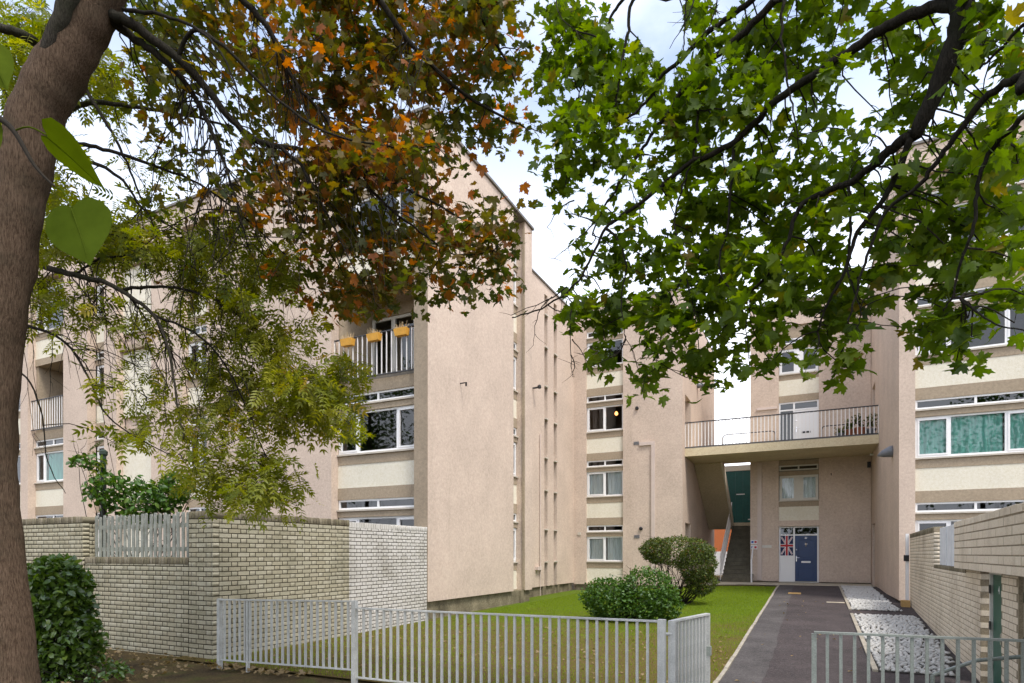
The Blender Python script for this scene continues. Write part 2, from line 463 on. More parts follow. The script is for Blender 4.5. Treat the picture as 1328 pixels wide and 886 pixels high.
MT = dict(
    render=m_render('pink_render', (0.60, 0.485, 0.395), 0.84, 0.24),
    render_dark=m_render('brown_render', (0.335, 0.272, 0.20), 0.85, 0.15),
    band=m_render('brown_band_paint', (0.37, 0.30, 0.215), 0.88, 0.15),
    cream=m_render('cream_panel_paint', (0.73, 0.685, 0.56), 0.92, 0.12),
    deck=m_render('deck_concrete_paint', (0.66, 0.56, 0.37), 0.85, 0.3),
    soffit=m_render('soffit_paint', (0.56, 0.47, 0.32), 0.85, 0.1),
    plinth=m_plain('plinth_concrete', (0.26, 0.225, 0.15), 0.95, 0.1, 0.6, 2.5, bump=0.8),
    coping=m_plain('lead_coping', (0.19, 0.175, 0.155), 0.7, 0.3, 0.3, 2.0),
    roof=m_plain('roof_felt', (0.10, 0.10, 0.10), 0.9, 0.2, 0.3, 1.0),
    white=m_plain('white_window_plastic', (0.80, 0.80, 0.79), 0.35, 0.45, 0.05, 2.0),
    offwhite=m_plain('old_white_paint', (0.66, 0.64, 0.58), 0.6, 0.3, 0.12, 3.0),
    sill=m_plain('sill_paint', (0.55, 0.50, 0.42), 0.6, 0.3, 0.2, 3.0),
    glass=m_glass('window_glass'),
    glass_dark=m_glass('vent_glass', (0.30, 0.33, 0.33), 0.05, 0.7),
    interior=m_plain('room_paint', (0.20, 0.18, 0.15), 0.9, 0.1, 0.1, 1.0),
    net=m_cloth('net_curtain', (0.80, 0.84, 0.85), 0.12),
    teal=m_cloth('teal_curtain', (0.30, 0.66, 0.57), 0.12),
    iron=m_plain('dark_iron_paint', (0.045, 0.045, 0.05), 0.5, 0.4, 0.2, 5.0),
    bar_white=m_plain('baluster_white_paint', (0.82, 0.80, 0.77), 0.5, 0.4, 0.1, 5.0),
    fence=m_plain('pale_grey_fence_paint', (0.55, 0.56, 0.53), 0.45, 0.45, 0.3, 6.0),
    fence_g=m_plain('grey_green_fence_paint', (0.30, 0.335, 0.30), 0.4, 0.5, 0.35, 6.0),
    picket=m_plain('weathered_picket_wood', (0.33, 0.345, 0.30), 0.9, 0.15, 0.45, 7.0, bump=0.5),
    picket_w=m_plain('white_painted_board', (0.72, 0.75, 0.78), 0.7, 0.3, 0.15, 5.0, bump=0.3),
    mortar=m_plain('dark_mortar', (0.05, 0.042, 0.028), 0.95, 0.1, 0.4, 6.0, bump=0.6),
    mortar_c=m_plain('cream_painted_mortar', (0.34, 0.285, 0.20), 0.95, 0.1, 0.4, 6.0, bump=0.6),
    brick=m_brick('grey_cream_brick', [(0.31, 0.285, 0.20), (0.385, 0.355, 0.255), (0.345, 0.312, 0.22), (0.43, 0.40, 0.30), (0.365, 0.34, 0.245)]),
    brick_white=m_brick('pale_brick', [(0.50, 0.48, 0.43), (0.56, 0.54, 0.50), (0.52, 0.50, 0.45), (0.58, 0.56, 0.52)], (0.22, 0.20, 0.15)),
    brick_cop=m_brick('mossy_coping_brick', [(0.13, 0.11, 0.075), (0.22, 0.19, 0.13), (0.17, 0.15, 0.095), (0.27, 0.235, 0.17)]),
    brick_cream=m_brick('cream_painted_brick', [(0.64, 0.56, 0.44), (0.69, 0.61, 0.485), (0.665, 0.585, 0.46), (0.71, 0.635, 0.51)], (0.24, 0.19, 0.12)),
    brick_orange=m_brick('orange_brick', [(0.60, 0.20, 0.075), (0.68, 0.25, 0.10), (0.56, 0.18, 0.07)], (0.45, 0.16, 0.07)),
    asphalt=m_asphalt('path_asphalt', (0.060, 0.048, 0.047)),
    asphalt_l=m_asphalt('worn_asphalt', (0.082, 0.074, 0.071), (0.18, 0.17, 0.165)),
    slab=m_plain('paving_slab', (0.54, 0.48, 0.37), 0.9, 0.15, 0.3, 4.0, bump=0.5),
    kerb=m_plain('kerb_concrete', (0.40, 0.36, 0.29), 0.9, 0.15, 0.35, 5.0, bump=0.6),
    cement=m_plain('cobble_cement', (0.06, 0.055, 0.048), 0.95, 0.1, 0.5, 5.0, bump=0.8),
    ground=m_ground('bare_earth'),
    lawn=m_lawn('turf'),
    blue=m_plain('blue_door_paint', (0.010, 0.038, 0.125), 0.35, 0.5, 0.15, 3.0),
    green=m_plain('green_door_paint', (0.012, 0.10, 0.065), 0.45, 0.45, 0.2, 3.0),
    greenclad=m_plain('green_cladding_paint', (0.010, 0.105, 0.088), 0.5, 0.4, 0.25, 1.2),
    chrome=m_plain('door_metal', (0.65, 0.65, 0.66), 0.25, 0.5, 0.05, 3.0, metal=0.8),
    step=m_plain('stair_concrete', (0.15, 0.135, 0.098), 0.9, 0.15, 0.4, 4.0, bump=0.6),
    grey=m_plain('lamp_grey_plastic', (0.16, 0.17, 0.185), 0.4, 0.45, 0.1, 4.0),
    black=m_plain('black_plastic', (0.02, 0.02, 0.022), 0.4, 0.4, 0.1, 4.0),
    pole=m_plain('dark_green_pole_paint', (0.02, 0.035, 0.022), 0.5, 0.4, 0.2, 5.0),
    terracotta=m_plain('terracotta', (0.36, 0.14, 0.075), 0.85, 0.2, 0.2, 5.0),
    orange=m_plain('orange_planter_plastic', (0.78, 0.40, 0.06), 0.6, 0.3, 0.2, 5.0),
    straw=m_plain('dried_flower_stems', (0.55, 0.42, 0.24), 0.9, 0.1, 0.3, 9.0),
    red=m_plain('red_print', (0.45, 0.022, 0.028), 0.6, 0.3, 0.05, 2.0),
    navy=m_plain('navy_print', (0.016, 0.022, 0.075), 0.6, 0.3, 0.05, 2.0),
    bluep=m_plain('blue_print', (0.03, 0.10, 0.42), 0.6, 0.3, 0.05, 2.0),
    whitep=m_plain('white_print', (0.78, 0.78, 0.78), 0.5, 0.3, 0.03, 2.0),
    pipe=m_plain('painted_conduit', (0.60, 0.50, 0.44), 0.55, 0.35, 0.1, 3.0),
    timber=m_plain('raw_timber_block', (0.52, 0.33, 0.13), 0.85, 0.2, 0.25, 6.0),
    bark=m_bark('brown_maple_bark', (0.060, 0.039, 0.025), (0.155, 0.108, 0.074), (0.050, 0.042, 0.027)),
    bark_d=m_bark('dark_branch_bark', (0.016, 0.014, 0.011), (0.042, 0.036, 0.028), (0.020, 0.023, 0.013)),
    bark_g=m_bark('grey_green_branch_bark', (0.028, 0.025, 0.020), (0.075, 0.066, 0.053), (0.040, 0.045, 0.025)),
    twig=m_plain('twig_bark', (0.030, 0.025, 0.019), 0.9, 0.1, 0.2, 8.0),
    leaf_green=m_leaf('green_maple_leaf', [(0.0, (0.045, 0.085, 0.008)), (0.45, (0.092, 0.150, 0.010)), (0.8, (0.150, 0.205, 0.016)), (1.0, (0.19, 0.15, 0.03))], 0.55, 0.015),
    leaf_autumn=m_leaf('autumn_maple_leaf', [(0.0, (0.060, 0.080, 0.020)), (0.4, (0.125, 0.115, 0.028)), (0.62, (0.19, 0.110, 0.038)), (0.82, (0.29, 0.110, 0.034)), (1.0, (0.45, 0.14, 0.030))], 0.5, 0.015),
    leaf_ash=m_leaf('ash_leaflet', [(0.0, (0.085, 0.115, 0.014)), (0.5, (0.19, 0.21, 0.024)), (0.85, (0.29, 0.28, 0.035)), (1.0, (0.42, 0.29, 0.04))], 0.5, 0.015),
    leaf_lime=m_leaf('broad_heart_leaf', [(0.0, (0.045, 0.070, 0.008)), (1.0, (0.075, 0.105, 0.012))], 0.35, 0.0),
    leaf_laurel=m_leaf('laurel_leaf', [(0.0, (0.028, 0.060, 0.009)), (0.6, (0.075, 0.135, 0.016)), (1.0, (0.14, 0.20, 0.03))], 0.3, 0.05, 0.35),
    leaf_shrub=m_leaf('shrub_leaf', [(0.0, (0.030, 0.070, 0.012)), (0.6, (0.065, 0.14, 0.016)), (1.0, (0.13, 0.20, 0.028))], 0.3),
    leaf_hedge=m_leaf('small_hedge_leaf', [(0.0, (0.040, 0.050, 0.016)), (0.5, (0.075, 0.105, 0.020)), (0.8, (0.14, 0.19, 0.028)), (1.0, (0.17, 0.085, 0.03))], 0.3),
    grass=m_leaf('grass_blade', [(0.0, (0.13, 0.095, 0.03)), (0.35, (0.11, 0.11, 0.02)), (0.6, (0.115, 0.16, 0.012)), (1.0, (0.18, 0.255, 0.018))], 0.3, 0.0),
    litter=m_leaf('fallen_leaf', [(0.0, (0.045, 0.024, 0.011)), (0.5, (0.095, 0.048, 0.018)), (0.85, (0.16, 0.07, 0.022)), (1.0, (0.24, 0.17, 0.08))], 0.15),
    stone=m_brick('white_cobble', [(0.05, 0.047, 0.042), (0.18, 0.175, 0.16), (0.36, 0.35, 0.325), (0.48, 0.47, 0.44)], (0.10, 0.095, 0.08)),
)

def text_mesh(s, size, depth=0.002):
    cu = bpy.data.curves.new('lettering', 'FONT')
    cu.body = s; cu.size = size; cu.extrude = depth; cu.align_x = 'CENTER'; cu.align_y = 'CENTER'
    tmp = bpy.data.objects.new('lettering', cu); COL.objects.link(tmp)
    dg = bpy.context.evaluated_depsgraph_get()
    me = bpy.data.meshes.new_from_object(tmp.evaluated_get(dg))
    bpy.data.objects.remove(tmp); bpy.data.curves.remove(cu)
    return me

def put_text(s, size, face, r, z, n, mat, parent, name='lettering'):
    me = text_mesh(s, size)
    o = link(name, me, mat)
    # text lies in local XY; X along the face as seen from outside, Y up
    X = face.r if face.r.cross(Vector((0, 0, 1))).dot(face.n) > 0 else -face.r
    Mx = Matrix((X, Vector((0, 0, 1)), face.n)).transposed().to_4x4()
    Mx.translation = Vector(face.p(r, z, n))
    o.matrix_world = Mx
    o.matrix_basis = Mx
    attach(o, parent)
    return o

# ------------------------------------------------------------------ ground, lawn, path, cobbles
def axis(a, b, step, far):
    v = [a + i * step for i in range(int((b - a) / step) + 1)]
    out = []; d = step
    lo = v[0]
    while lo > -far: d *= 1.6; lo -= d; out.insert(0, lo)
    d = step; hi = v[-1]; tail = []
    while hi < far: d *= 1.6; hi += d; tail.append(hi)
    return out + v + tail

def sheet(name, xs, ys, dz, mat, zf=ground_z, jit=0.0):
    nx, ny = len(xs), len(ys)
    vs = [(x, y, zf(x, y) + dz + (random.uniform(-jit, jit) if jit else 0)) for y in ys for x in xs]
    fs = [(j * nx + i, j * nx + i + 1, (j + 1) * nx + i + 1, (j + 1) * nx + i) for j in range(ny - 1) for i in range(nx - 1)]
    me = bpy.data.meshes.new(name); me.from_pydata(vs, [], fs)
    me.polygons.foreach_set('use_smooth', [True] * len(fs)); me.update()
    return structure(link(name, me, mat))

def lin(a, b, n): return [a + (b - a) * i / n for i in range(n + 1)]

ground = sheet('ground', axis(-14, 8, 0.5, 900), axis(-4, 30, 0.5, 900), -0.03, MT['ground'])
lawn = sheet('lawn', lin(-8.9, -1.07, 24), lin(6.15, 24.15, 48), 0.0, MT['lawn'])
pavement = sheet('pavement', lin(-5.2, 2.2, 8), lin(25.35, 32, 8), -0.012, MT['cement'])
path_ = sheet('path', lin(-0.55, 2.6, 8), lin(-4, 25.6, 60), 0.0, MT['asphalt'])
worn_strip = sheet('path_edge_strip', lin(-1.02, -0.52, 3), lin(-4, 25.5, 120), 0.004, MT['asphalt_l'])
for q in worn_strip.data.vertices:
    if q.co.x > -.6: q.co.x += .012 * math.sin(q.co.y * 1.3) + random.uniform(-.012, .012)

edging = structure(bpy.data.objects.new('path_edging', None)); COL.objects.link(edging)
for i in range(20):
    y0 = 6.2 + i * 0.92; y1 = y0 + 0.90
    m = MB(); j = random.uniform(-.006, .006)
    z0, z1 = ground_z(-1.05, y0), ground_z(-1.05, y1)
    x0, x1 = -1.075 + j, -1.022 + j
    m.hexa([(x0, y0, z0 - .1), (x1, y0, z0 - .1), (x1, y1, z1 - .1), (x0, y1, z1 - .1), (x0, y0, z0 + .022), (x1, y0, z0 + .022), (x1, y1, z1 + .022), (x0, y1, z1 + .022)])
    m.build('edging_stone', MT['kerb'], edging)

# paving slabs in front of the entrance and the stair foot
for row, (ya, yb) in enumerate(((25.45, 26.10), (26.11, 26.76), (26.77, 27.42))):
    x = -4.35 + row * 0.3
    while x < 2.0:
        x2 = min(x + 0.88, 2.13)
        dz = random.uniform(-.003, .003)
        MB().box(x, x2 - .012, ya, yb, 0.36, 0.435 + dz).build('slab', MT['slab'], pavement)
        x = x2

def right_wall_x(y): return 2.36 + 0.047 * (y - 18.96)

def rand_rot(n, sig=0.8, droop=0.35):
    """random leaf frames: columns side, tip, normal"""
    nrm = rng.normal(0, sig, (n, 3)); nrm[:, 2] += 1.0
    nrm /= np.linalg.norm(nrm, axis=1)[:, None]
    t = rng.normal(0, 1, (n, 3)); t[:, 2] -= droop * 2
    t -= nrm * np.sum(t * nrm, axis=1)[:, None]
    t /= np.linalg.norm(t, axis=1)[:, None]
    s = np.cross(t, nrm)
    return np.stack([s, t, nrm], axis=2)

def scatter_mesh(name, lv, lt, pos, rot, scale, pick):
    """many copies of a small triangle mesh baked into one"""
    n = len(pos); k = len(lv)
    sc = scale[:, None, None] if np.ndim(scale) == 1 else scale[:, None, :]
    V = np.einsum('nij,nkj->nki', rot, lv[None] * sc) + pos[:, None, :]
    T = (lt[None] + (np.arange(n) * k)[:, None, None]).reshape(-1, 3)
    me = bpy.data.meshes.new(name)
    me.vertices.add(n * k); me.vertices.foreach_set('co', V.reshape(-1).astype(np.float32))
    m = len(T)
    me.loops.add(m * 3); me.loops.foreach_set('vertex_index', T.reshape(-1).astype(np.int32))
    me.polygons.add(m); me.polygons.foreach_set('loop_start', np.arange(0, m * 3, 3, dtype=np.int32))
    me.polygons.foreach_set('loop_total', np.full(m, 3, dtype=np.int32))
    a = me.attributes.new('pick', 'FLOAT', 'POINT')
    a.data.foreach_set('value', np.repeat(pick, k).astype(np.float32))
    me.update(calc_edges=True)
    return me

def stone_tri():
    bm = bmesh.new(); bmesh.ops.create_icosphere(bm, subdivisions=1, radius=1)
    v = np.array([p.co[:] for p in bm.verts]); t = np.array([[q.index for q in f.verts] for f in bm.faces]); bm.free()
    return v, t
SV, ST = stone_tri()

def flat_rot(n, tilt=0.12):
    a = rng.uniform(0, 2 * np.pi, n)
    nrm = rng.normal(0, tilt, (n, 3)); nrm[:, 2] = 1; nrm /= np.linalg.norm(nrm, axis=1)[:, None]
    t = np.stack([np.cos(a), np.sin(a), np.zeros(n)], 1); t -= nrm * np.sum(t * nrm, 1)[:, None]; t /= np.linalg.norm(t, axis=1)[:, None]
    return np.stack([np.cross(t, nrm), t, nrm], axis=2)

def cobble_panel(y0, y1, xl, xr, dy_end=0.0):
    """xl, xr: functions of y for the two long sides"""
    xs_n, ys_n = 6, 14
    vs = []
    for j in range(ys_n + 1):
        y = y0 + (y1 - y0) * j / ys_n
        for i in range(xs_n + 1):
            t = i / xs_n
            x = xl(y) + (xr(y) - xl(y)) * t; yy = y + dy_end * t * (1 - j / ys_n)
            vs.append((x, yy, ground_z(x, yy) + .010))
    fs = [(j * (xs_n + 1) + i, j * (xs_n + 1) + i + 1, (j + 1) * (xs_n + 1) + i + 1, (j + 1) * (xs_n + 1) + i) for j in range(ys_n) for i in range(xs_n)]
    me = bpy.data.meshes.new('cobble_bed'); me.from_pydata(vs, [], fs); me.update()
    bed = structure(link('cobble_bed', me, MT['cement']))
    pts = []
    y = y0 + .08
    while y < y1 - .06:
        x = xl(y) + .07 + random.uniform(0, .04)
        while x < xr(y) - .05:
            pts.append((x + random.uniform(-.03, .03), y + random.uniform(-.034, .034)))
            x += random.uniform(.062, .098)
        y += .074
    pts = np.array([(a, b, ground_z(a, b) + .014) for a, b in pts])
    n = len(pts)
    rot = flat_rot(n, 0.25)
    sc = np.stack([rng.uniform(.024, .034, n), rng.uniform(.034, .052, n), rng.uniform(.022, .040, n)], 1)
    pk = np.clip(rng.normal(0.5, 0.33, n), 0, 1)
    st = stuff(link('cobblestones', scatter_mesh('cobblestones', SV, ST, pts, rot, sc, pk), MT['stone'], bed))
    L = 0.9; y = y0
    while y < y1 - .1:
        yb = min(y + L, y1)
        m = MB()
        z0, z1 = ground_z(xl(y), y), ground_z(xl(yb), yb)
        m.hexa([(xl(y) - .03, y, z0 - .1), (xl(y) + .035, y, z0 - .1), (xl(yb) + .035, yb - .01, z1 - .1), (xl(yb) - .03, yb - .01, z1 - .1),
                (xl(y) - .03, y, z0 + .03), (xl(y) + .035, y, z0 + .03), (xl(yb) + .035, yb - .01, z1 + .03), (xl(yb) - .03, yb - .01, z1 + .03)])
        m.build('edging_stone', MT['kerb'], bed); y = yb
    return bed

cobble_panel(9.6, 16.3, lambda y: 0.80 + (y - 9.6) * 0.012, lambda y: right_wall_x(y) - 0.06 if y > 10.5 else 1.75)
cobble_panel(17.2, 25.2, lambda y: 0.90 + (y - 17.2) * 0.010, lambda y: 2.0 - 0.0 * y)

# a tactile stone patch and a drain plate let into the path
def flat_plate(name, x0, x1, y0, y1, mat, label, cat, t=0.012):
    m = MB(); z = [ground_z(x, y) for x, y in ((x0, y0), (x1, y0), (x1, y1), (x0, y1))]
    m.hexa([(x0, y0, z[0] - .03), (x1, y0, z[1] - .03), (x1, y1, z[2] - .03), (x0, y1, z[3] - .03), (x0, y0, z[0] + t), (x1, y0, z[1] + t), (x1, y1, z[2] + t), (x0, y1, z[3] + t)])
    return tag(m.build(name, mat), label, cat)
flat_plate('access_cover', -0.62, -0.25, 21.3, 21.8, MT['timber'], 'small tan access cover let into the asphalt path', 'cover')
flat_plate('stone_patch', 0.42, 0.86, 18.9, 19.05, MT['slab'], 'pale stone strip in the asphalt beside the cobbles', 'paving')

# ------------------------------------------------------------------ window and facade builders
def window(parent, face, r0, r1, z0, z1, n, lights, name='window', mat='white', fr=0.055, glass='glass', curtain=None, casement=(), sill=0.0, cdrop=1.0, cn=0.11):
    m = MB(); B = face.box
    B(m, r0, r1, z0, z0 + fr, n - .07, n); B(m, r0, r1, z1 - fr, z1, n - .07, n)
    B(m, r0, r0 + fr, z0 + fr, z1 - fr, n - .07, n - .001); B(m, r1 - fr, r1, z0 + fr, z1 - fr, n - .07, n - .001)
    tot = sum(lights); e = [r0]
    for l in lights: e.append(e[-1] + (r1 - r0) * l / tot)
    for x in e[1:-1]: B(m, x - fr * .55, x + fr * .55, z0 + fr, z1 - fr, n - .07, n - .002)
    panes = []
    for i in range(len(lights)):
        a = e[i] + (fr if i == 0 else fr * .55); b = e[i + 1] - (fr if i == len(lights) - 1 else fr * .55)
        c, d = z0 + fr, z1 - fr
        if i in casement:
            w = .042
            B(m, a, b, c, c + w, n - .05, n + .012); B(m, a, b, d - w, d, n - .05, n + .012)
            B(m, a, a + w, c + w, d - w, n - .05, n + .011); B(m, b - w, b, c + w, d - w, n - .05, n + .011)
            a += w; b -= w; c += w; d -= w
        panes.append((a, b, c, d))
    fo = m.build(name, MT[mat], parent)
    for a, b, c, d in panes:
        q = MB(); q.quad(*( [face.p(a - .01, c - .01, n - .035), face.p(b + .01, c - .01, n - .035), face.p(b + .01, d + .01, n - .035), face.p(a - .01, d + .01, n - .035)]))
        q.build('pane', MT[glass], fo)
    if sill:
        s = MB(); B(s, r0 - .02, r1 + .02, z0 - .045, z0 - .002, n - .08, sill); s.build('sill', MT['sill'], fo)
    if curtain:
        cm, spans = curtain
        for (s0, s1) in spans:
            q = MB(); q.smooth = True
            ra, rb = r0 + (r1 - r0) * s0, r0 + (r1 - r0) * s1
            k = max(8, int((rb - ra) / .022)); zt = z1 - .01; zb = z0 + .005 + (1 - cdrop) * (z1 - z0)
            ph = random.uniform(0, 6)
            for i in range(k + 1):
                r = ra + (rb - ra) * i / k
                w = (.040 * math.sin(r * 38 + ph + .8 * math.sin(r * 9)) + .016 * math.sin(r * 17 + ph * 2)) if cm == 'teal' else (.022 * math.sin(r * 52 + ph) + .014 * math.sin(r * 23 + ph * 2))
                q.v += [face.p(r, zb, n - cn + w), face.p(r, zt, n - cn + w * .7)]
            q.f += [(2 * i, 2 * i + 2, 2 * i + 3, 2 * i + 1) for i in range(k)]
            q.build('curtain', MT[cm], fo)
    return fo

def panel(parent, face, r0, r1, z0, z1, n, mat, name, t=0.12):
    m = MB(); face.box(m, r0, r1, z0, z1, n - t, n); return m.build(name, MT[mat], parent)

def bay(parent, face, r0, r1, Cs, depth, lights, storeys, ztop, zbot, curtains={}, casement=(0, 2), vents=2, skip=(), mat='white', cream='cream', balcony=None):
    """one vertical strip of windows, vent lights, bands and coloured spandrels set back in the wall"""
    D = -depth
    if zbot < Cs[0]:
        panel(parent, face, r0, r1, max(zbot, Cs[0] - .61), Cs[0], D, cream, 'spandrel')
        if zbot < Cs[0] - .61: panel(parent, face, r0, r1, zbot, Cs[0] - .61, D + .012, 'band', 'band')
    for k in storeys:
        c0, c1 = Cs[k], Cs[k + 1]
        if k == balcony:
            continue
        panel(parent, face, r0, r1, c0, c0 + .26, D + .012, 'band', 'band')
        window(parent, face, r0 + .015, r1 - .015, c0 + .28, c1 - 1.38, D - .015, lights, casement=casement, curtain=curtains.get(k), sill=D + .06, mat=mat)
        panel(parent, face, r0, r1, c1 - 1.38, c1 - 1.205, D + .03, 'band', 'band')
        window(parent, face, r0 + .015, r1 - .015, c1 - 1.18, c1 - .92, D - .005, [1] * vents, name='vent_window', fr=.05, glass='glass_dark', sill=D + .07, mat=mat)
        if balcony is not None and k == balcony - 1:
            panel(parent, face, r0, r1, c1 - .92, c1 - .63, D + .03, 'band', 'band')
            continue
        panel(parent, face, r0, r1, c1 - .92, c1 - .61, D + .018, 'band', 'band')
        if k < 3: panel(parent, face, r0, r1, c1 - .61, c1, D, cream, 'spandrel')
        elif c1 - .61 < ztop: panel(parent, face, r0, r1, c1 - .61, ztop, D + .012, 'band', 'band')

def railing(parent, pts, h, spacing, mat_bar, mat_rail, bar=0.014, bottom=0.06, name='railing', rail=0.022, square=True, skip_ends=False, top_w=None):
    """a straight run of upright bars between a top and a bottom rail; pts are the two foot points"""
    a, b = Vector(pts[0]), Vector(pts[1]); L = (b - a).length; t = (b - a) / L
    sd = Vector((-t.y, t.x, 0)).normalized(); up = Vector((0, 0, 1))
    def bar_box(m, p, q, w, d, u):
        ax = (q - p).normalized(); s = sd
        o = ax.cross(s).normalized()
        P = [p - s * d - o * w, p + s * d - o * w, p + s * d + o * w, p - s * d + o * w]
        Q = [v + (q - p) for v in P]
        m.hexa([tuple(v) for v in P] + [tuple(v) for v in Q])
    m = MB(); tw = top_w or rail
    bar_box(m, a + up * h, b + up * h, rail * .5, tw, up)
    if bottom: bar_box(m, a + up * bottom, b + up * bottom, rail * .5, rail * .8, up)
    ro = m.build(name, mat_rail, parent)
    n = max(1, int(round(L / spacing)))
    src = None
    for i in range(n + 1):
        if skip_ends and i in (0, n): continue
        p = a + t * (L * i / n)
        z0 = bottom - rail * .4 if bottom else 0.0
        if src is None:
            q = MB(); bar_box(q, Vector((0, 0, 0)), Vector((0, 0, h - z0)), bar, bar, up)
            src = q.mesh('baluster'); src.materials.append(mat_bar)
        o = bpy.data.objects.new('baluster', src); COL.objects.link(o)
        o.location = p + up * z0
        attach(o, ro)
    return ro

# ------------------------------------------------------------------ the long left block
CL = [1.20, 3.95, 6.70, 9.45, 12.20]
TOPL = 12.28
left_block = thing('apartment_building', (-14, 14, 0), 'long pink rendered apartment block behind the garden wall with a tall blank end wall', 'building')
FA = faceA(12.25)
XF = -8.22
bays_A = [(-11.25, -8.62), (-17.17, -16.06), (-20.42, -18.64), (-22.04, -21.09), (-25.71, -23.45), (-27.9, -26.2)]
ops = []
for a, b in bays_A: ops.append((a, b, 0.0, 11.55))
m = MB(); wall_solid(m, FA, -31.0, -8.62, -0.3, TOPL, ops, 0.28)
m.build('wall', MT['render'], left_block)
fin = MB(); FB = faceBp(XF)
fin.box(-8.62, XF, 12.23, 16.93, 0.46, TOPL)
fin.box(-8.62, XF, 17.78, 18.33, 0.44, TOPL)
fin.build('end_wall', MT['render'], left_block)
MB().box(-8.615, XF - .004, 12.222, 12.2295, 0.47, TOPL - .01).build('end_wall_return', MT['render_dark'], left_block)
MB().box(-8.9, -8.30, 12.30, 18.3, -0.35, 0.455).build('plinth', MT['plinth'], left_block)
# projecting plinth stub and a scatter of weep bricks
MB().box(-8.32, -8.235, 17.5, 17.72, -0.2, 0.44).build('plinth_stub', MT['plinth'], left_block)
m = MB(); wall_solid(m, faceBp(-8.92), 18.3, 24.17, 0.40, 11.72, [(21.02, 21.32, 0.4, 11.35), (21.94, 22.26, 0.4, 11.35)], 0.25)
m.build('set_back_wall', MT['render'], left_block)
m = MB(); FS = faceBp(-8.92)
for a, b in ((21.02, 21.32), (21.94, 22.26)): FS.box(m, a - .01, b + .01, 0.40, 11.36, -.6, -.25)
m.build('slot_back', MT['band'], left_block)
for a, b in ((21.02, 21.32), (21.94, 22.26)):
    for k in range(4):
        for z in (1.28 + k * 2.69, 2.50 + k * 2.69):
            m = MB(); FS.box(m, a, b + .0, z, z + .05, -.24, .045); m.build('slot_sill', MT['sill'], left_block)
            m = MB(); FS.box(m, a + .03, b - .03, z + .12, z + (.75 if z < 2 + k * 2.69 else .3), -.249, -.20); m.build('slot_window', MT['white'], left_block)
MB().box(-9.15, -8.99, 18.3, 24.1, -0.3, 0.40).build('plinth', MT['plinth'], left_block)
for y in (19.6, 20.9, 22.4, 23.6):
    MB().box(-9.0, -8.93, y, y + .16, -0.2, 0.38).build('plinth_stub', MT['plinth'], left_block)
# copings and roof
MB().box(-8.68, -8.16, 12.19, 18.38, TOPL, TOPL + .07).build('coping', MT['coping'], left_block)
MB().box(-31.05, -8.69, 12.19, 12.58, TOPL, TOPL + .07).build('coping', MT['coping'], left_block)
MB().box(-9.22, -8.87, 18.39, 24.4, 11.72, 11.78).build('coping', MT['coping'], left_block)
MB().box(-30.9, -8.63, 12.54, 18.2, 11.9, 12.05).build('roof', MT['roof'], left_block)
MB().box(-30.9, -9.2, 18.21, 24.2, 11.5, 11.62).build('roof', MT['roof'], left_block)
MB().box(-31.0, -30.75, 12.54, 24.2, -.3, 11.88).build('wall', MT['render'], left_block)
MB().box(-30.7, -9.2, 23.9, 24.15, -.3, 11.48).build('wall', MT['render'], left_block)
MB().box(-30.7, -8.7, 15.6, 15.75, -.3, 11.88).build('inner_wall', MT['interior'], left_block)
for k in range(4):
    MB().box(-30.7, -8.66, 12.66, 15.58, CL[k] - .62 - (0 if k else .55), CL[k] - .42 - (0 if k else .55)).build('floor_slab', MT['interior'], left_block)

# main bay beside the end wall: windows, and a deep balcony on the second floor
r0, r1 = bays_A[0]
bay(left_block, FA, r0, r1, CL, 0.26, [0.7, 1.35, 0.75], (0, 1, 2, 3), 11.55, 0.0, casement=(0, 2), balcony=2)
def balcony(parent, face, r0, r1, zf, ztop, depth, rail_h, spacing, rail_n):
    m = MB(); B = face.box
    B(m, r0, r1, zf - .22, zf, -depth, -.235); m.build('balcony_floor', MT['band'], parent)
    m = MB(); B(m, r0 - .0, r0 + .12, zf, ztop, -depth, -.285); m.build('balcony_side', MT['band'], parent)
    m = MB(); B(m, r1 - .12, r1, zf, ztop, -depth, -.405); m.build('balcony_side', MT['band'], parent)
    m = MB(); B(m, r0, r1, ztop, ztop + .25, -depth, -.24); m.build('balcony_ceiling', MT['band'], parent)
    m = MB(); B(m, r0 + .12, r1 - .12, zf, zf + .05, -depth - .1, -depth + .05); B(m, r0 + .12, r1 - .12, zf + 2.12, ztop, -depth - .1, -depth + .05)
    m.build('balcony_back', MT['band'], parent)
    window(parent, face, r0 + .13, r1 - .13, zf + .05, zf + 2.12, -depth, [1, 1, 1.2], casement=(0, 1, 2), name='balcony_window', mat='offwhite', fr=.04)
    railing(parent, [face.p(r0 + .01, zf, rail_n), face.p(r1 - .01, zf, rail_n)], rail_h, spacing, MT['bar_white'], MT['iron'], bar=.011, bottom=.05, rail=.026)
balcony(left_block, FA, r0, r1, 6.09, 8.52, 1.5, 1.12, 0.15, -0.12)
panel(left_block, FA, r0, r1, 8.78, 9.45, -.26, 'cream', 'spandrel')

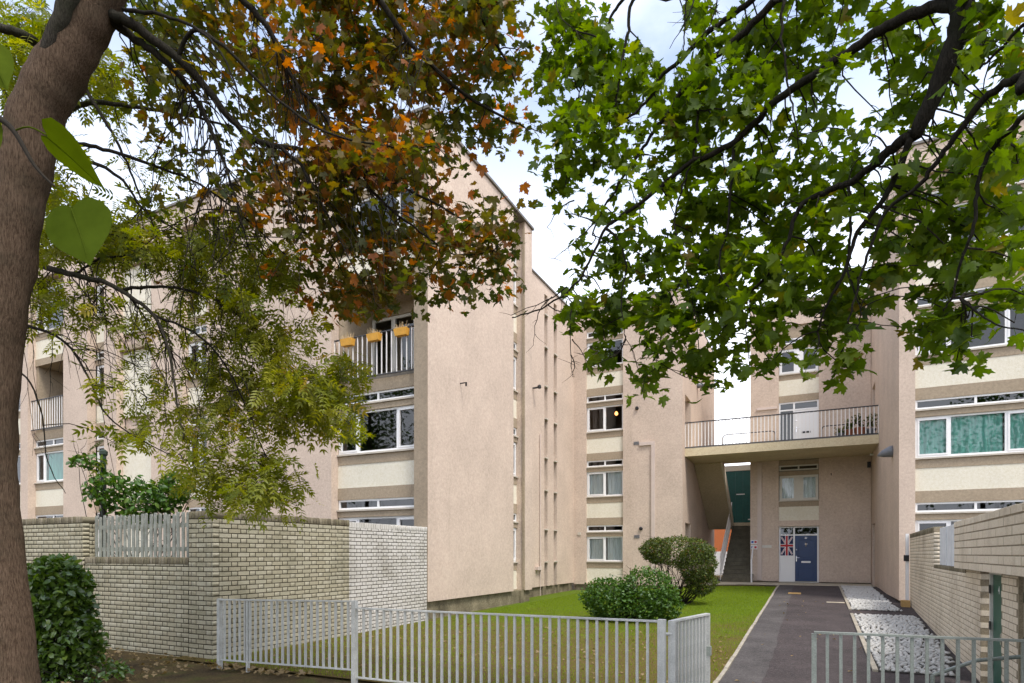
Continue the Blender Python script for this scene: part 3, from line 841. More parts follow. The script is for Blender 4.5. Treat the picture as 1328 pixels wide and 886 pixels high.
# narrower strips along the long front, seen through the ash
r0, r1 = bays_A[1]; bay(left_block, FA, r0, r1, CL, 0.20, [1, 1], (0, 1, 2, 3), 11.55, 0.0, casement=(0,))
r0, r1 = bays_A[2]
for k in range(4):
    panel(left_block, FA, r0, r1, CL[k] - .6, CL[k] + 1.55, -.22, 'cream', 'spandrel')
    panel(left_block, FA, r0, r1, CL[k] + 1.56, CL[k] + 1.72, -.10, 'band', 'band')
    panel(left_block, FA, r0, r1, CL[k] + 1.73, CL[k] + 2.14 if k < 3 else 11.55, -.3, 'render', 'infill')
panel(left_block, FA, r0, r1, 0.0, .59, -.22, 'band', 'band')
r0, r1 = bays_A[3]; bay(left_block, FA, r0, r1, CL, 0.30, [1], (0, 1, 2, 3), 11.55, 0.0, casement=(0,), vents=1)
r0, r1 = bays_A[4]; bay(left_block, FA, r0, r1, CL, 0.26, [0.6, 1.3, 0.5], (0, 1, 2, 3), 11.55, 0.0, casement=(0, 2), balcony=2, curtains={1: ('teal', [(0.28, 0.8)])})
balcony(left_block, FA, r0, r1, 6.09, 8.52, 1.5, 1.12, 0.15, -0.12)
panel(left_block, FA, r0, r1, 8.78, 9.45, -.26, 'cream', 'spandrel')
r0, r1 = bays_A[5]; bay(left_block, FA, r0, r1, CL, 0.20, [1, 1], (0, 1, 2, 3), 11.55, 0.0, casement=(0,))
# narrow strip of side windows in the end wall
FBs = faceBp(XF)
bay(left_block, FBs, 16.93, 17.78, [c - .12 for c in CL], 0.30, [1], (0, 1, 2, 3), TOPL - .4, 0.46, casement=(0,), vents=1)
m = MB(); FBs.box(m, 16.93, 17.78, TOPL - .4, TOPL, -.4, -.25); m.build('wall', MT['render'], left_block)
MB().box(-8.3, -8.222, 17.74, 17.779, .46, TOPL).build('reveal', MT['band'], left_block)
# wall fittings on this block
m = MB(); m.box(-8.22, -8.02, 13.72, 13.745, 6.06, 6.085); m.box(-8.06, -8.02, 13.72, 13.745, 5.98, 6.06); m.build('bracket', MT['black'], left_block)
m = MB(); m.tube([(-8.88, 20.55, 0.75), (-8.88, 20.55, 6.0)], .022, 6); m.tube([(-8.88, 20.55, .75), (-8.88, 20.55, -.1)], .012, 6); m.build('conduit', MT['pipe'], left_block)
m = MB(); m.box(-8.92, -8.80, 20.15, 20.52, 1.02, 1.14); m.build('junction_box', MT['pipe'], left_block)
m = MB(); m.tube([(-8.92, 19.95, 7.55), (-8.70, 19.95, 7.55)], .03, 6); m.lathe((-8.66, 19.95, 7.50), [(.03, 0), (.07, .02), (.07, .1), (.03, .14)], 10); m.build('security_lamp', MT['black'], left_block)
m = MB(); FA.box(m, -12.95, -12.83, 3.05, 3.17, -.01, .02); m.build('air_vent', MT['sill'], left_block)

# hanging flower boxes on the balcony rail
for i, (r, tl) in enumerate(((-10.72, 0.05), (-9.86, -.04), (-9.02, 0.06))):
    P = FA.p(r, 6.98, -0.075)
    t = thing('flower_box', P, ['orange flower box on the balcony rail farthest from the blank end wall, half behind leaves',
                                'orange flower box in the middle of the three on the balcony rail',
                                'orange flower box on the balcony rail beside the blank end wall'][i], 'flower box', 'orange flower boxes on the balcony rail')
    m = MB(); x, y, z = P; w = .19
    m.hexa([(x - w * .85, y - .11, z), (x + w * .85, y - .11, z), (x + w * .85, y + .02, z), (x - w * .85, y + .02, z), (x - w, y - .14, z + .17), (x + w, y - .14, z + .17), (x + w, y + .025, z + .17), (x - w, y + .025, z + .17)])
    m.build('trough', MT['orange'], t)
    m = MB()
    for q in range(34):
        a = Vector((x + random.uniform(-w, w) * .85, y - .05 + random.uniform(-.05, .05), z + .15))
        b = a + Vector((random.uniform(-.12, .12), random.uniform(-.08, .08), random.uniform(.05, .2)))
        m.tube([a, b], [.006, .003], 4)
    m.build('dried_stems', MT['straw'], t)

# ------------------------------------------------------------------ middle block
CM = [1.02, 3.71, 6.40, 9.09, 11.78]
YM = 24.17; XM = -4.44; TOPM = 11.9
mid = thing('apartment_building', (-6.6, 28, 0.3), 'pink rendered block with one column of curtained windows behind the tall stemmed shrub', 'building')
FM = faceA(YM)
m = MB(); wall_solid(m, FM, -8.92, XM, 0.34, TOPM, [(-8.38, -6.80, 0.4, 11.2)], 0.25); m.build('wall', MT['render'], mid)
FMB = faceBp(XM)
m = MB(); wall_solid(m, FMB, YM + .251, 33.0, 0.34, TOPM, [(24.75, 26.0, 5.77, 7.95), (24.75, 26.0, 0.35, 2.85)], 0.25); m.build('side_wall', MT['render'], mid)
m = MB()
for z0, z1 in ((5.6, 8.1), (0.2, 3.0)):
    m.box(-5.45, -5.35, 24.5, 26.3, z0, z1); m.box(-5.34, XM - .251, 26.01, 26.11, z0, z1); m.box(-5.34, XM - .251, 24.6, 24.74, z0, z1)
    m.box(-5.34, XM - .251, 24.75, 26.0, z1 - .14, z1)
m.build('porch_lining', MT['render'], mid)
for z in (0.35, 5.77):
    MB().box(-5.345, -5.30, 24.9, 25.8, z, z + 2.0).build('inner_door', MT['offwhite'], mid)
MB().box(-9.1, XM + .02, YM - .04, 33.0, TOPM, TOPM + .06).build('coping', MT['coping'], mid)
MB().box(-9.0, -8.75, YM + .26, 33, 0.0, TOPM - .01).build('wall', MT['render'], mid)
MB().box(-8.74, XM - .26, 32.7, 32.95, 0.0, TOPM - .01).build('wall', MT['render'], mid)
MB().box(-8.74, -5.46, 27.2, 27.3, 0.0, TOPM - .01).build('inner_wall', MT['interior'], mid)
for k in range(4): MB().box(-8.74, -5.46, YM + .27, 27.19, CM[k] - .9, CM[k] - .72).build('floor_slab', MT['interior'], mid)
MB().box(-8.85, XM - .06, YM + .06, 32.9, -.2, 0.34).build('plinth', MT['plinth'], mid)
cur = {0: ('net', [(0.02, .45), (0.55, .98)]), 1: ('net', [(0.02, .45), (0.55, .98)]), 3: ('net', [(.3, .6)])}
bay(mid, FM, -8.38, -6.80, CM, 0.10, [1, 1], (0, 1, 2, 3), 11.2, 0.4, casement=(0,), curtains=cur)
# wall fittings: louvres, bulkhead lamps, painted conduit
for (x0, x1, z0, z1) in ((-6.36, -6.14, 5.99, 6.12), (-6.34, -6.12, 2.24, 2.37)):
    m = MB()
    for i in range(4): FM.box(m, x0, x1, z0 + i * .033, z0 + i * .033 + .022, 0, .02)
    m.build('louvre_vent', MT['grey'], mid)
for (x, z) in ((-6.22, 7.45), (-6.06, 2.62)):
    m = MB(); m.tube([FM.p(x, z, 0), FM.p(x, z, .05), FM.p(x, z, .09)], [.07, .075, .04], 12); m.build('bulkhead_lamp', MT['black'], mid)
m = MB(); FM.box(m, -6.12, -5.50, 5.93, 6.07, 0, .07); FM.box(m, -5.64, -5.50, 0.5, 5.928, 0, .07); m.build('conduit', MT['pipe'], mid)
m = MB(); FM.box(m, -8.74, -8.60, 2.38, 2.52, 0, .03); m.build('air_vent', MT['sill'], mid)
m = MB(); m.tube([FMB.p(27.6, 9.0, 0), FMB.p(27.6, 9.0, .08), FMB.p(27.6, 8.98, .38)], [.12, .13, .04], 12); m.build('wall_lamp', MT['grey'], mid)
# lit pendant bulb behind the second floor window
mb_, nt_, out_ = mat_new('warm_bulb'); em = N(nt_, 'ShaderNodeEmission', Strength=1.6); em.inputs[0].default_value = (1.0, 0.36, 0.10, 1); nt_.links.new(em.outputs[0], out_.inputs[0])
bulb = MB(); bulb.lathe((-7.32, 25.0, 7.44), [(.01, 0), (.06, .03), (.075, .08), (.05, .14), (.02, .17)], 12); bulb.smooth = True
pb = tag(bulb.build('pendant_lamp', mb_), 'small glowing orange lamp behind an upper window of the middle block', 'lamp')
MB().tube([(-7.32, 25.0, 7.60), (-7.32, 25.0, 8.22)], .008, 5).build('flex', MT['black'], pb)

# ------------------------------------------------------------------ entrance block with the blue door
CD = [0.94, 3.55, 6.16, 8.77, 11.38]
YD = 27.53; TOPD = 11.95
ent = thing('apartment_building', (0, 29, 0.42), 'recessed pink entrance block with the blue front door, seen under the footbridge', 'building')
FD = faceA(YD)
D0, D1 = -1.15, 0.336
m = MB(); wall_solid(m, FD, -2.25, 2.15, 0.47, TOPD, [(D0, D1, 0.47, 11.0)], 0.25); m.build('wall', MT['render'], ent)
MB().box(-2.24, -1.20, YD + .05, YD + .24, 0.2, 0.468).build('plinth', MT['step'], ent)
MB().box(0.40, 2.15, YD + .05, YD + .24, 0.2, 0.468).build('plinth', MT['step'], ent)
MB().box(-2.25, -2.0, YD + .251, 34, 0.2, TOPD - .01).build('side_wall', MT['render'], ent)
MB().box(-2.0, 2.4, 33.7, 33.95, 0.2, TOPD - .01).build('wall', MT['render'], ent)
MB().box(-2.29, 2.15, YD - .04, 34.0, TOPD, TOPD + .06).build('coping', MT['coping'], ent)
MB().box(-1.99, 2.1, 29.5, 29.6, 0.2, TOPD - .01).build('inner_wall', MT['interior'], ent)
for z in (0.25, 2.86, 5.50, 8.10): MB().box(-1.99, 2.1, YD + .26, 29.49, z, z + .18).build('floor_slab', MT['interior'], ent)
dp = -.07
# first and third floor windows: two separate casements with a broad white post between
for (c0, c1, cu) in ((CD[1], CD[2], True), (CD[3], CD[4], False)):
    panel(ent, FD, D0, D1, c0, c0 + .24, dp, 'band', 'band')
    fm = 'offwhite' if cu else 'white'
    w = window(ent, FD, D0 + .02, D1 - .02, c0 + .26, c1 - 1.33, dp - .02, [1, .34, 1], casement=(0, 2), sill=dp + .05, mat=fm, curtain=('net', [(0, .43), (.57, 1)]) if cu else None)
    m = MB(); a = D0 + (D1 - D0) * (1 / 2.34); b = D0 + (D1 - D0) * (1.34 / 2.34)
    FD.box(m, a - .0, b + .0, c0 + .3, c1 - 1.37, dp - .06, dp - .012); m.build('centre_post', MT[fm], w)
    panel(ent, FD, D0, D1, c1 - 1.33, c1 - 1.15, dp + .01, 'band', 'band')
    window(ent, FD, D0 + .02, D1 - .02, c1 - 1.12, c1 - .90, dp - .005, [1, 1], name='vent_window', glass='glass_dark', mat=fm)
    if cu:
        panel(ent, FD, D0, D1, c1 - .89, 5.46, dp, 'band', 'band')
    else:
        panel(ent, FD, D0, D1, c1 - .89, 11.0, dp, 'band', 'band')
panel(ent, FD, D0, D1, 2.98, 3.55, dp, 'cream', 'spandrel')
panel(ent, FD, D0 - .02, D1 + .02, 2.74, 2.975, .05, 'render', 'lintel', .3)
panel(ent, FD, D0, D1, 8.14, 8.77, dp, 'cream', 'spandrel')
panel(ent, FD, D0, D1, 7.86, 8.139, dp + .02, 'band', 'band')
MB().box(D0 + .001, D1 - .001, YD + .03, YD + .2, .44, .475).build('threshold', MT['offwhite'], ent)

def door_set(parent, face, r0, r1, z0, z1, n, blue):
    f = .055; B = face.box; m = MB()
    xm = r0 + (r1 - r0) * .385; zt = z0 + (z1 - z0) * .845
    B(m, r0, r1, z1 - f, z1, n - .08, n); B(m, r0, r0 + f, z0, z1 - f, n - .08, n - .001); B(m, r1 - f, r1, z0, z1 - f, n - .08, n - .001)
    B(m, xm - f * .6, xm + f * .6, z0, z1 - f, n - .08, n - .002)
    B(m, r0 + f, xm - f * .6, zt - f * .5, zt + f * .5, n - .08, n - .003); B(m, xm + f * .6, r1 - f, zt - f * .5, zt + f * .5, n - .08, n - .003)
    B(m, r0 + f, xm - f * .6, z0, z0 + .05, n - .08, n - .003)
    fo = m.build('door_frame', MT['white'], parent)
    def pane(a, b, c, d, g='glass_dark'):
        q = MB(); q.quad(face.p(a, c, n - .04), face.p(b, c, n - .04), face.p(b, d, n - .04), face.p(a, d, n - .04)); return q.build('pane', MT[g], fo)
    pane(r0 + f - .01, xm - f * .5, zt + .02, z1 - f + .01); pane(xm + f * .5, r1 - f + .01, zt + .02, z1 - f + .01)
    a, b = r0 + f, xm - f * .6
    zs = z0 + (zt - z0) * .53
    if blue:
        q = MB(); B(q, a - .005, b + .005, z0 + .05, zs, n - .05, n - .015); B(q, a + .04, b - .04, z0 + .12, zs - .06, n - .02, n - .009); q.build('side_panel', MT['white'], fo)
        B(q := MB(), a, b, zs + .001, zs + .05, n - .07, n - .004); q.build('glazing_bar', MT['white'], fo)
        c0, c1 = zs + .05, zt - f * .5
        pane(a - .01, b + .01, c0 - .01, c1 + .01, 'glass')
        # printed flag hung inside the sidelight
        q = MB(); B(q, a, b, c0, c1, n - .034, n - .031); flag = q.build('flag', MT['navy'], fo)
        w, h = b - a, c1 - c0; cx, cz = (a + b) / 2, (c0 + c1) / 2
        def strip(p, q_, hw, nn, mt):
            dx, dz = q_[0] - p[0], q_[1] - p[1]; L = math.hypot(dx, dz); ox, oz = -dz / L * hw, dx / L * hw
            # clip the ends to the flag by building from interior corner points
            s = MB(); s.quad(face.p(p[0] + ox, p[1] + oz, nn), face.p(q_[0] + ox, q_[1] + oz, nn), face.p(q_[0] - ox, q_[1] - oz, nn), face.p(p[0] - ox, p[1] - oz, nn)); s.build('stripe', MT[mt], fo)
        ins = .035
        for sx in (-1, 1):
            for sz in (-1, 1):
                c = (cx + sx * (w / 2 - ins), cz + sz * (h / 2 - ins * 1.5)); i_ = (cx + sx * .05, cz + sz * .09)
                strip(c, i_, .030, n - .0300, 'whitep'); strip(c, i_, .009, n - .0285, 'red')
        strip((cx, c0), (cx, c1), .062, n - .0275, 'whitep'); strip((a, cz), (b, cz), .066, n - .0265, 'whitep')
        strip((cx, c0), (cx, c1), .038, n - .0255, 'red'); strip((a, cz), (b, cz), .042, n - .0245, 'red')
    else:
        pane(a - .01, b + .01, z0 + .04, zt - f * .4, 'glass')
    # the leaf
    a, b, c, d = xm + f * .6 + .006, r1 - f - .006, z0 + .02, zt - f * .5 - .006
    q = MB(); B(q, a, b, c, d, n - .06, n - .012); leaf = q.build('door', MT['blue' if blue else 'white'], parent)
    cx = (a + b) / 2; W = b - a
    def mould(fn, k, closed=False):
        P = [face.p(*fn(i / k), n - .010) for i in range(k + 1)]
        s = MB(); s.tube(P, .009, 5); s.build('moulding', MT['blue' if blue else 'white'], leaf)
    if blue:
        mould(lambda t: (cx + (t - .5) * W * .72, d - .24 + .10 * math.sin(math.pi * t)), 12)
        mould(lambda t: (cx - W * .36, d - .24 - t * .62), 2); mould(lambda t: (cx + W * .36, d - .24 - t * .62), 2)
        mould(lambda t: (cx + W * .34 * math.cos(2 * math.pi * t), c + .78 + .10 * math.sin(2 * math.pi * t)), 20)
        mould(lambda t: (cx + (t - .5) * W * .72, c + 1.02 - .06 * math.sin(math.pi * t)), 10)
        mould(lambda t: (cx + (t - .5) * W * .72, c + .56 - .06 * math.sin(math.pi * t)), 10)
        mould(lambda t: (cx + (t - .5) * W * .72, c + .12), 2)
        for sx in (-.36, .36): mould(lambda t: (cx + sx * W, c + .12 + t * .42), 2)
        s = MB(); B(s, cx - .045, cx + .045, d - .36, d - .33, n - .012, n + .01); s.tube([face.p(cx, d - .30, n + .01), face.p(cx, d - .40, n + .015), face.p(cx, d - .46, n + .01)], [.03, .02, .012], 8); s.build('knocker', MT['chrome'], leaf)
        put_text('87', .10, face, cx, d - .10, n - .009, MT['chrome'], leaf, 'door_number')
    s = MB(); B(s, cx - .17, cx + .17, c + .745, c + .815, n - .012, n + .006); B(s, cx - .13, cx + .13, c + .76, c + .80, n + .006, n + .012); s.build('letterbox', MT['whitep' if blue else 'black'], leaf)
    s = MB(); B(s, a + .03, a + .065, c + .80, c + 1.02, n - .012, n + .006); s.tube([face.p(a + .047, c + .95, n), face.p(a + .047, c + .95, n + .05), face.p(a + .16, c + .945, n + .05)], .010, 6); s.build('door_handle', MT['chrome'], leaf)
    s = MB(); s.tube([face.p(a + .047, c + 1.28, n - .012), face.p(a + .047, c + 1.28, n + .012)], .02, 8); s.build('lock', MT['chrome'], leaf)
door_set(ent, FD, D0 + .005, D1 - .005, 0.476, 2.735, dp, True)
door_set(ent, FD, D0 + .005, D1 - .005, 5.78, 7.855, dp, False)

m = MB(); FD.box(m, -1.97, -1.80, 0.5, 5.40, 0, .055); m.build('conduit', MT['pipe'], ent)
m = MB(); FD.box(m, -2.0, -1.2, 7.62, 7.72, 0, .05); m.build('conduit', MT['pipe'], ent)
m = MB(); FD.box(m, 2.02, 2.14, 4.98, 5.2, 0, .1); m.build('wall_box', MT['black'], ent)
m = MB(); FD.box(m, 0.76, .79, 4.75, 4.84, 0, .03); m.build('hook', MT['black'], ent)
for z in (2.02, 1.80):
    m = MB(); FD.box(m, -2.235, -1.975, z, z + .17, .004, .012); s = m.build('notice_sign', MT['whitep'])
    tag(s, 'white notice with blue and red blocks on the corner by the stair, ' + ('upper of two' if z > 1.9 else 'lower of two'), 'sign', 'notices by the stair')
    m = MB(); FD.box(m, -2.21, -2.12, z + .04, z + .13, .012, .0135); m.build('blue_block', MT['bluep'], s)
    m = MB(); FD.box(m, -2.09, -2.0, z + .04, z + .13, .012, .0135); m.build('red_block', MT['red'], s)
m = MB(); FD.box(m, -1.79, -1.42, 1.86, 1.97, .002, .014); tag(m.build('name_plate', MT['offwhite']), 'long blank cream plate on the wall between the notices and the flag window', 'sign')

# ------------------------------------------------------------------ right block
CR = [1.15, 3.90, 6.65, 9.40, 12.15]
XR = 2.164; YR = 19.31; TOPR = 12.5
right = thing('apartment_building', (5, 22, 0.35), 'pink rendered block with wide cream banded windows beside the cobbles', 'building')
FR = faceA(YR)
m = MB(); wall_solid(m, FR, XR, 11.0, 0.36, TOPR, [(2.53, 5.20, 0.4, 11.7), (6.4, 7.6, 0.4, 11.7)], 0.28); m.build('wall', MT['render'], right)
FRB = faceBm(XR)
m = MB(); wall_solid(m, FRB, YR + .281, 34.0, 0.36, TOPR, [(26.15, 27.15, 0.42, 2.75), (26.0, 27.1, 5.77, 7.95)], 0.25); m.build('side_wall', MT['render'], right)
m = MB()
for (y0, y1, z0, z1) in ((26.15, 27.15, .42, 2.75), (26.0, 27.1, 5.77, 7.95)):
    m.box(XR + .251, XR + .8, y0 - .1, y0, z0, z1); m.box(XR + .251, XR + .8, y1, y1 + .1, z0, z1)
    m.box(XR + .251, XR + .8, y0, y1, z1, z1 + .1); m.box(XR + .801, XR + .9, y0 - .1, y1 + .1, z0 - .1, z1 + .1)
m.build('porch_lining', MT['render'], right)
for (y0, y1, z0) in ((26.2, 27.1, .44), (26.05, 27.05, 5.78)):
    MB().box(XR + .75, XR + .80, y0, y1, z0, z0 + 2.0).build('inner_door', MT['offwhite'], right)
MB().box(XR - .05, 11.05, YR - .05, YR + .35, TOPR, TOPR + .07).build('coping', MT['coping'], right)
MB().box(XR - .05, XR + .32, YR + .351, 34.05, TOPR, TOPR + .07).build('coping', MT['coping'], right)
MB().box(XR + .26, 10.9, YR + .29, 33.9, 12.2, 12.3).build('roof', MT['roof'], right)
MB().box(10.75, 11.0, YR + .29, 34, 0, 12.19).build('wall', MT['render'], right)
MB().box(XR + .26, 10.7, 33.7, 33.95, 0, 12.19).build('wall', MT['render'], right)
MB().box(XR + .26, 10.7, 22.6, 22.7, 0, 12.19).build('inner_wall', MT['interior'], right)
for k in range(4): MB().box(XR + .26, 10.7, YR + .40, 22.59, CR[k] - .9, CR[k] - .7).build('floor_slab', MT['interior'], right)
MB().box(XR + .06, 10.9, YR + .06, 33.9, -.2, .36).build('plinth', MT['plinth'], right)
bay(right, FR, 2.53, 5.20, CR, 0.13, [0.78, 1.22, 0.70], (0, 1, 2, 3), 11.7, 0.4, casement=(0, 2), curtains={1: ('teal', [(0.03, .27), (.30, .72), (.75, .97)])})
bay(right, FR, 6.4, 7.6, CR, 0.13, [1, 1], (0, 1, 2, 3), 11.7, 0.4, casement=(0,))
m = MB(); P = FRB.p(21.9, 4.72, 0); m.smooth = True
m.tube([FRB.p(20.7, 4.58, -.01), FRB.p(20.7, 4.58, .05), FRB.p(20.7, 4.52, .26), FRB.p(20.7, 4.48, .38)], [.17, .165, .10, .02], 14); m.build('wall_lamp', MT['grey'], right)
m = MB(); m.tube([FRB.p(26.6, 5.36, 0), FRB.p(26.6, 5.36, .12)], .04, 8); m.build('overflow_pipe', MT['whitep'], right)

# ------------------------------------------------------------------ footbridge at second floor level
YB = 24.66; ZB = 5.77
br = thing('footbridge', (-1.1, 25.9, ZB), 'cream concrete footbridge with white barred railing joining the blocks above the path', 'footbridge')
MB().box(XM + .002, XR - .002, YB, 26.78, ZB - .31, ZB - .004).build('deck', MT['deck'], br)
MB().box(-3.30, XR - .002, 26.781, YD - .002, ZB - .30, ZB - .005).build('landing', MT['deck'], br)
MB().box(XM + .004, XR - .004, YB + .02, YB + .09, ZB - .003, ZB + .03).build('kerb', MT['coping'], br)
railing(br, [(XM + .01, YB + .05, ZB), (XR - .01, YB + .05, ZB)], 1.02, 0.127, MT['bar_white'], MT['iron'], bar=.0155, bottom=.045, rail=.034)
for (xa, xb, y) in ((-3.25, -1.25, 26.72), (0.42, 1.75, 26.6)):
    m = MB(); h = .80
    m.tube([(xa, y, ZB), (xa, y, ZB + h - .12), (xa + .04, y, ZB + h - .03), (xa + .12, y, ZB + h), (xb - .12, y, ZB + h), (xb - .03, y, ZB + h - .04), (xb, y, ZB + h - .12), (xb, y, ZB)], .020, 8)
    m.build('hand_rail', MT['iron'], br)

# pots on the footbridge
pots = ((0.98, 25.0, .17, .16, 'low leafy pot plant on the footbridge, first along from the white door'), (1.30, 25.02, .20, .26, 'spreading pot plant in a terracotta pot on the footbridge'),
        (1.62, 25.0, .24, .30, 'tall bushy plant in a large terracotta pot by the footbridge end'), (1.95, 25.04, .2, .24, 'dark potted shrub against the wall at the footbridge end'))
pot_plants = []
for i, (x, y, r, h, lab) in enumerate(pots):
    t = thing('potted_plant', (x, y, ZB), lab, 'potted plant', 'pots on the footbridge')
    m = MB(); m.lathe((x, y, ZB - .004), [(r * .55, 0), (r * .8, h), (r * .9, h), (r * .9, h + .04), (r * .7, h + .04)], 14)
    m.build('pot', MT['terracotta'] if i in (1, 2) else MT['grey'], t)
    pot_plants.append((t, x, y, ZB + h + .03, (.22, .38, .5, .55)[i]))

# ------------------------------------------------------------------ outdoor stair
st = thing('staircase', (-3.3, 29, 0.44), 'dark concrete outdoor stair with white handrails climbing beside the entrance block', 'staircase')
z0 = 0.436; rise = (3.10 - z0) / 16; run = .28
for i in range(15):
    y = 26.8 + i * run; z = z0 + (i + 1) * rise
    w1 = -2.12 if y < YD - .3 else -2.26
    m = MB(); m.box(-3.32, w1, y, y + run - .001, z - rise + (.0 if i == 0 else .001), z - .03); m.box(-3.32, w1, y - .02, y + run - .003, z - .0295, z); m.build('step', MT['step'], st)
m = MB(); m.prism([(-3.319, 27.1, .436), (-3.319, 31.0, .436 + 2.2), (-3.319, 31.0, .436 + 2.45), (-3.319, 27.1, .5)], (1.05, 0, 0)); m.build('flight_slab', MT['step'], st)
MB().box(XM + .01, -2.26, 31.0, 32.25, 2.88, 3.10).build('half_landing', MT['soffit'], st)
m = MB(); m.prism([(XM + .012, 26.79, 5.76), (XM + .012, 26.79, 5.40), (XM + .012, 31.0, 2.79), (XM + .012, 31.0, 3.09)], (1.08, 0, 0)); m.build('upper_flight', MT['soffit'], st)
m = MB(); m.prism([(XM + 1.093, 26.79, 5.95), (XM + 1.093, 26.79, 5.42), (XM + 1.093, 31.0, 2.81), (XM + 1.093, 31.0, 3.27)], (.055, 0, 0)); m.build('stringer', MT['cream'], st)
def stair_rail(x, ya, za, yb, zb, n):
    m = MB(); m.tube([(x, ya, za + .92), (x, yb, zb + .92)], .022, 7); m.tube([(x, ya, za + .10), (x, yb, zb + .10)], .014, 6); o = m.build('hand_rail', MT['bar_white'], st)
    for i in range(n + 1):
        t = i / n; y = ya + (yb - ya) * t; z = za + (zb - za) * t
        MB().tube([(x, y, z - .05), (x, y, z + .92)], .013, 5).build('baluster', MT['bar_white'], o)
stair_rail(-3.36, 26.75, .55, 30.9, 3.15, 22)
m = MB(); m.tube([(-2.14, 26.72, .40), (-2.14, 26.72, 1.36)], .035, 8); m.tube([(-2.14, 26.72, 1.34), (-2.14, 27.45, 1.9)], .03, 8); m.build('newel_rail', MT['whitep'], st)

# green clad enclosure behind the half landing, and the house beyond the passage
gc = thing('clad_enclosure', (-3, 33, 0.4), 'dark green clad enclosure with a beige coping at the head of the stair', 'wall')
for i in range(9):
    x0 = -4.42 + i * .36
    m = MB(); m.hexa([(x0, 32.30, 3.11), (x0 + .355, 32.30, 3.11), (x0 + .355, 32.36, 3.11), (x0, 32.36, 3.11), (x0, 32.30, 5.75), (x0 + .355, 32.30, 5.75), (x0 + .355, 32.36, 5.75), (x0, 32.36, 5.75)]); m.build('panel', MT['greenclad'], gc)
MB().box(-4.43, -1.2, 32.26, 32.6, 5.75, 6.02).build('coping', MT['cream'], gc)
MB().box(-3.3, -2.9, 32.285, 32.299, 4.55, 4.60).build('stripe', MT['whitep'], gc)
MB().box(-2.75, -2.4, 32.285, 32.299, 3.28, 3.34).build('stripe', MT['whitep'], gc)
house = thing('house', (-6, 42, 0.42), 'distant orange brick house with a white lower wall seen through the passage under the stair', 'house')
MB().box(-11, 1, 41.03, 46, 0.2, 5.0).build('wall', MT['brick_orange'], house)
MB().box(-11.05, 1.05, 40.98, 41.02, 0.2, 1.75).build('lower_wall', MT['whitep'], house)
MB().prism([(-11.2, 40.7, 5.0), (-11.2, 46.3, 5.0), (-11.2, 43.5, 6.2)], (12.4, 0, 0)).build('roof', MT['terracotta'], house)

# ------------------------------------------------------------------ brick garden walls
def brick_unit():
    """front at y=0 with chamfered arrises, back open; x and z from 0 to 1"""
    cx, cz, cy = .010, .030, .012
    v = [(0, 1, 0), (1, 1, 0), (1, 1, 1), (0, 1, 1), (0, cy, 0), (1, cy, 0), (1, cy, 1), (0, cy, 1), (cx, 0, cz), (1 - cx, 0, cz), (1 - cx, 0, 1 - cz), (cx, 0, 1 - cz)]
    q = [(8, 9, 10, 11), (4, 5, 9, 8), (5, 6, 10, 9), (6, 7, 11, 10), (7, 4, 8, 11), (0, 1, 5, 4), (1, 2, 6, 5), (2, 3, 7, 6), (3, 0, 4, 7)]
    return v, q
BV, BQ = brick_unit()
BTRI = np.array([t for a, b, c, d in BQ for t in ((a, b, c), (a, c, d))])
BVN = np.array(BV)

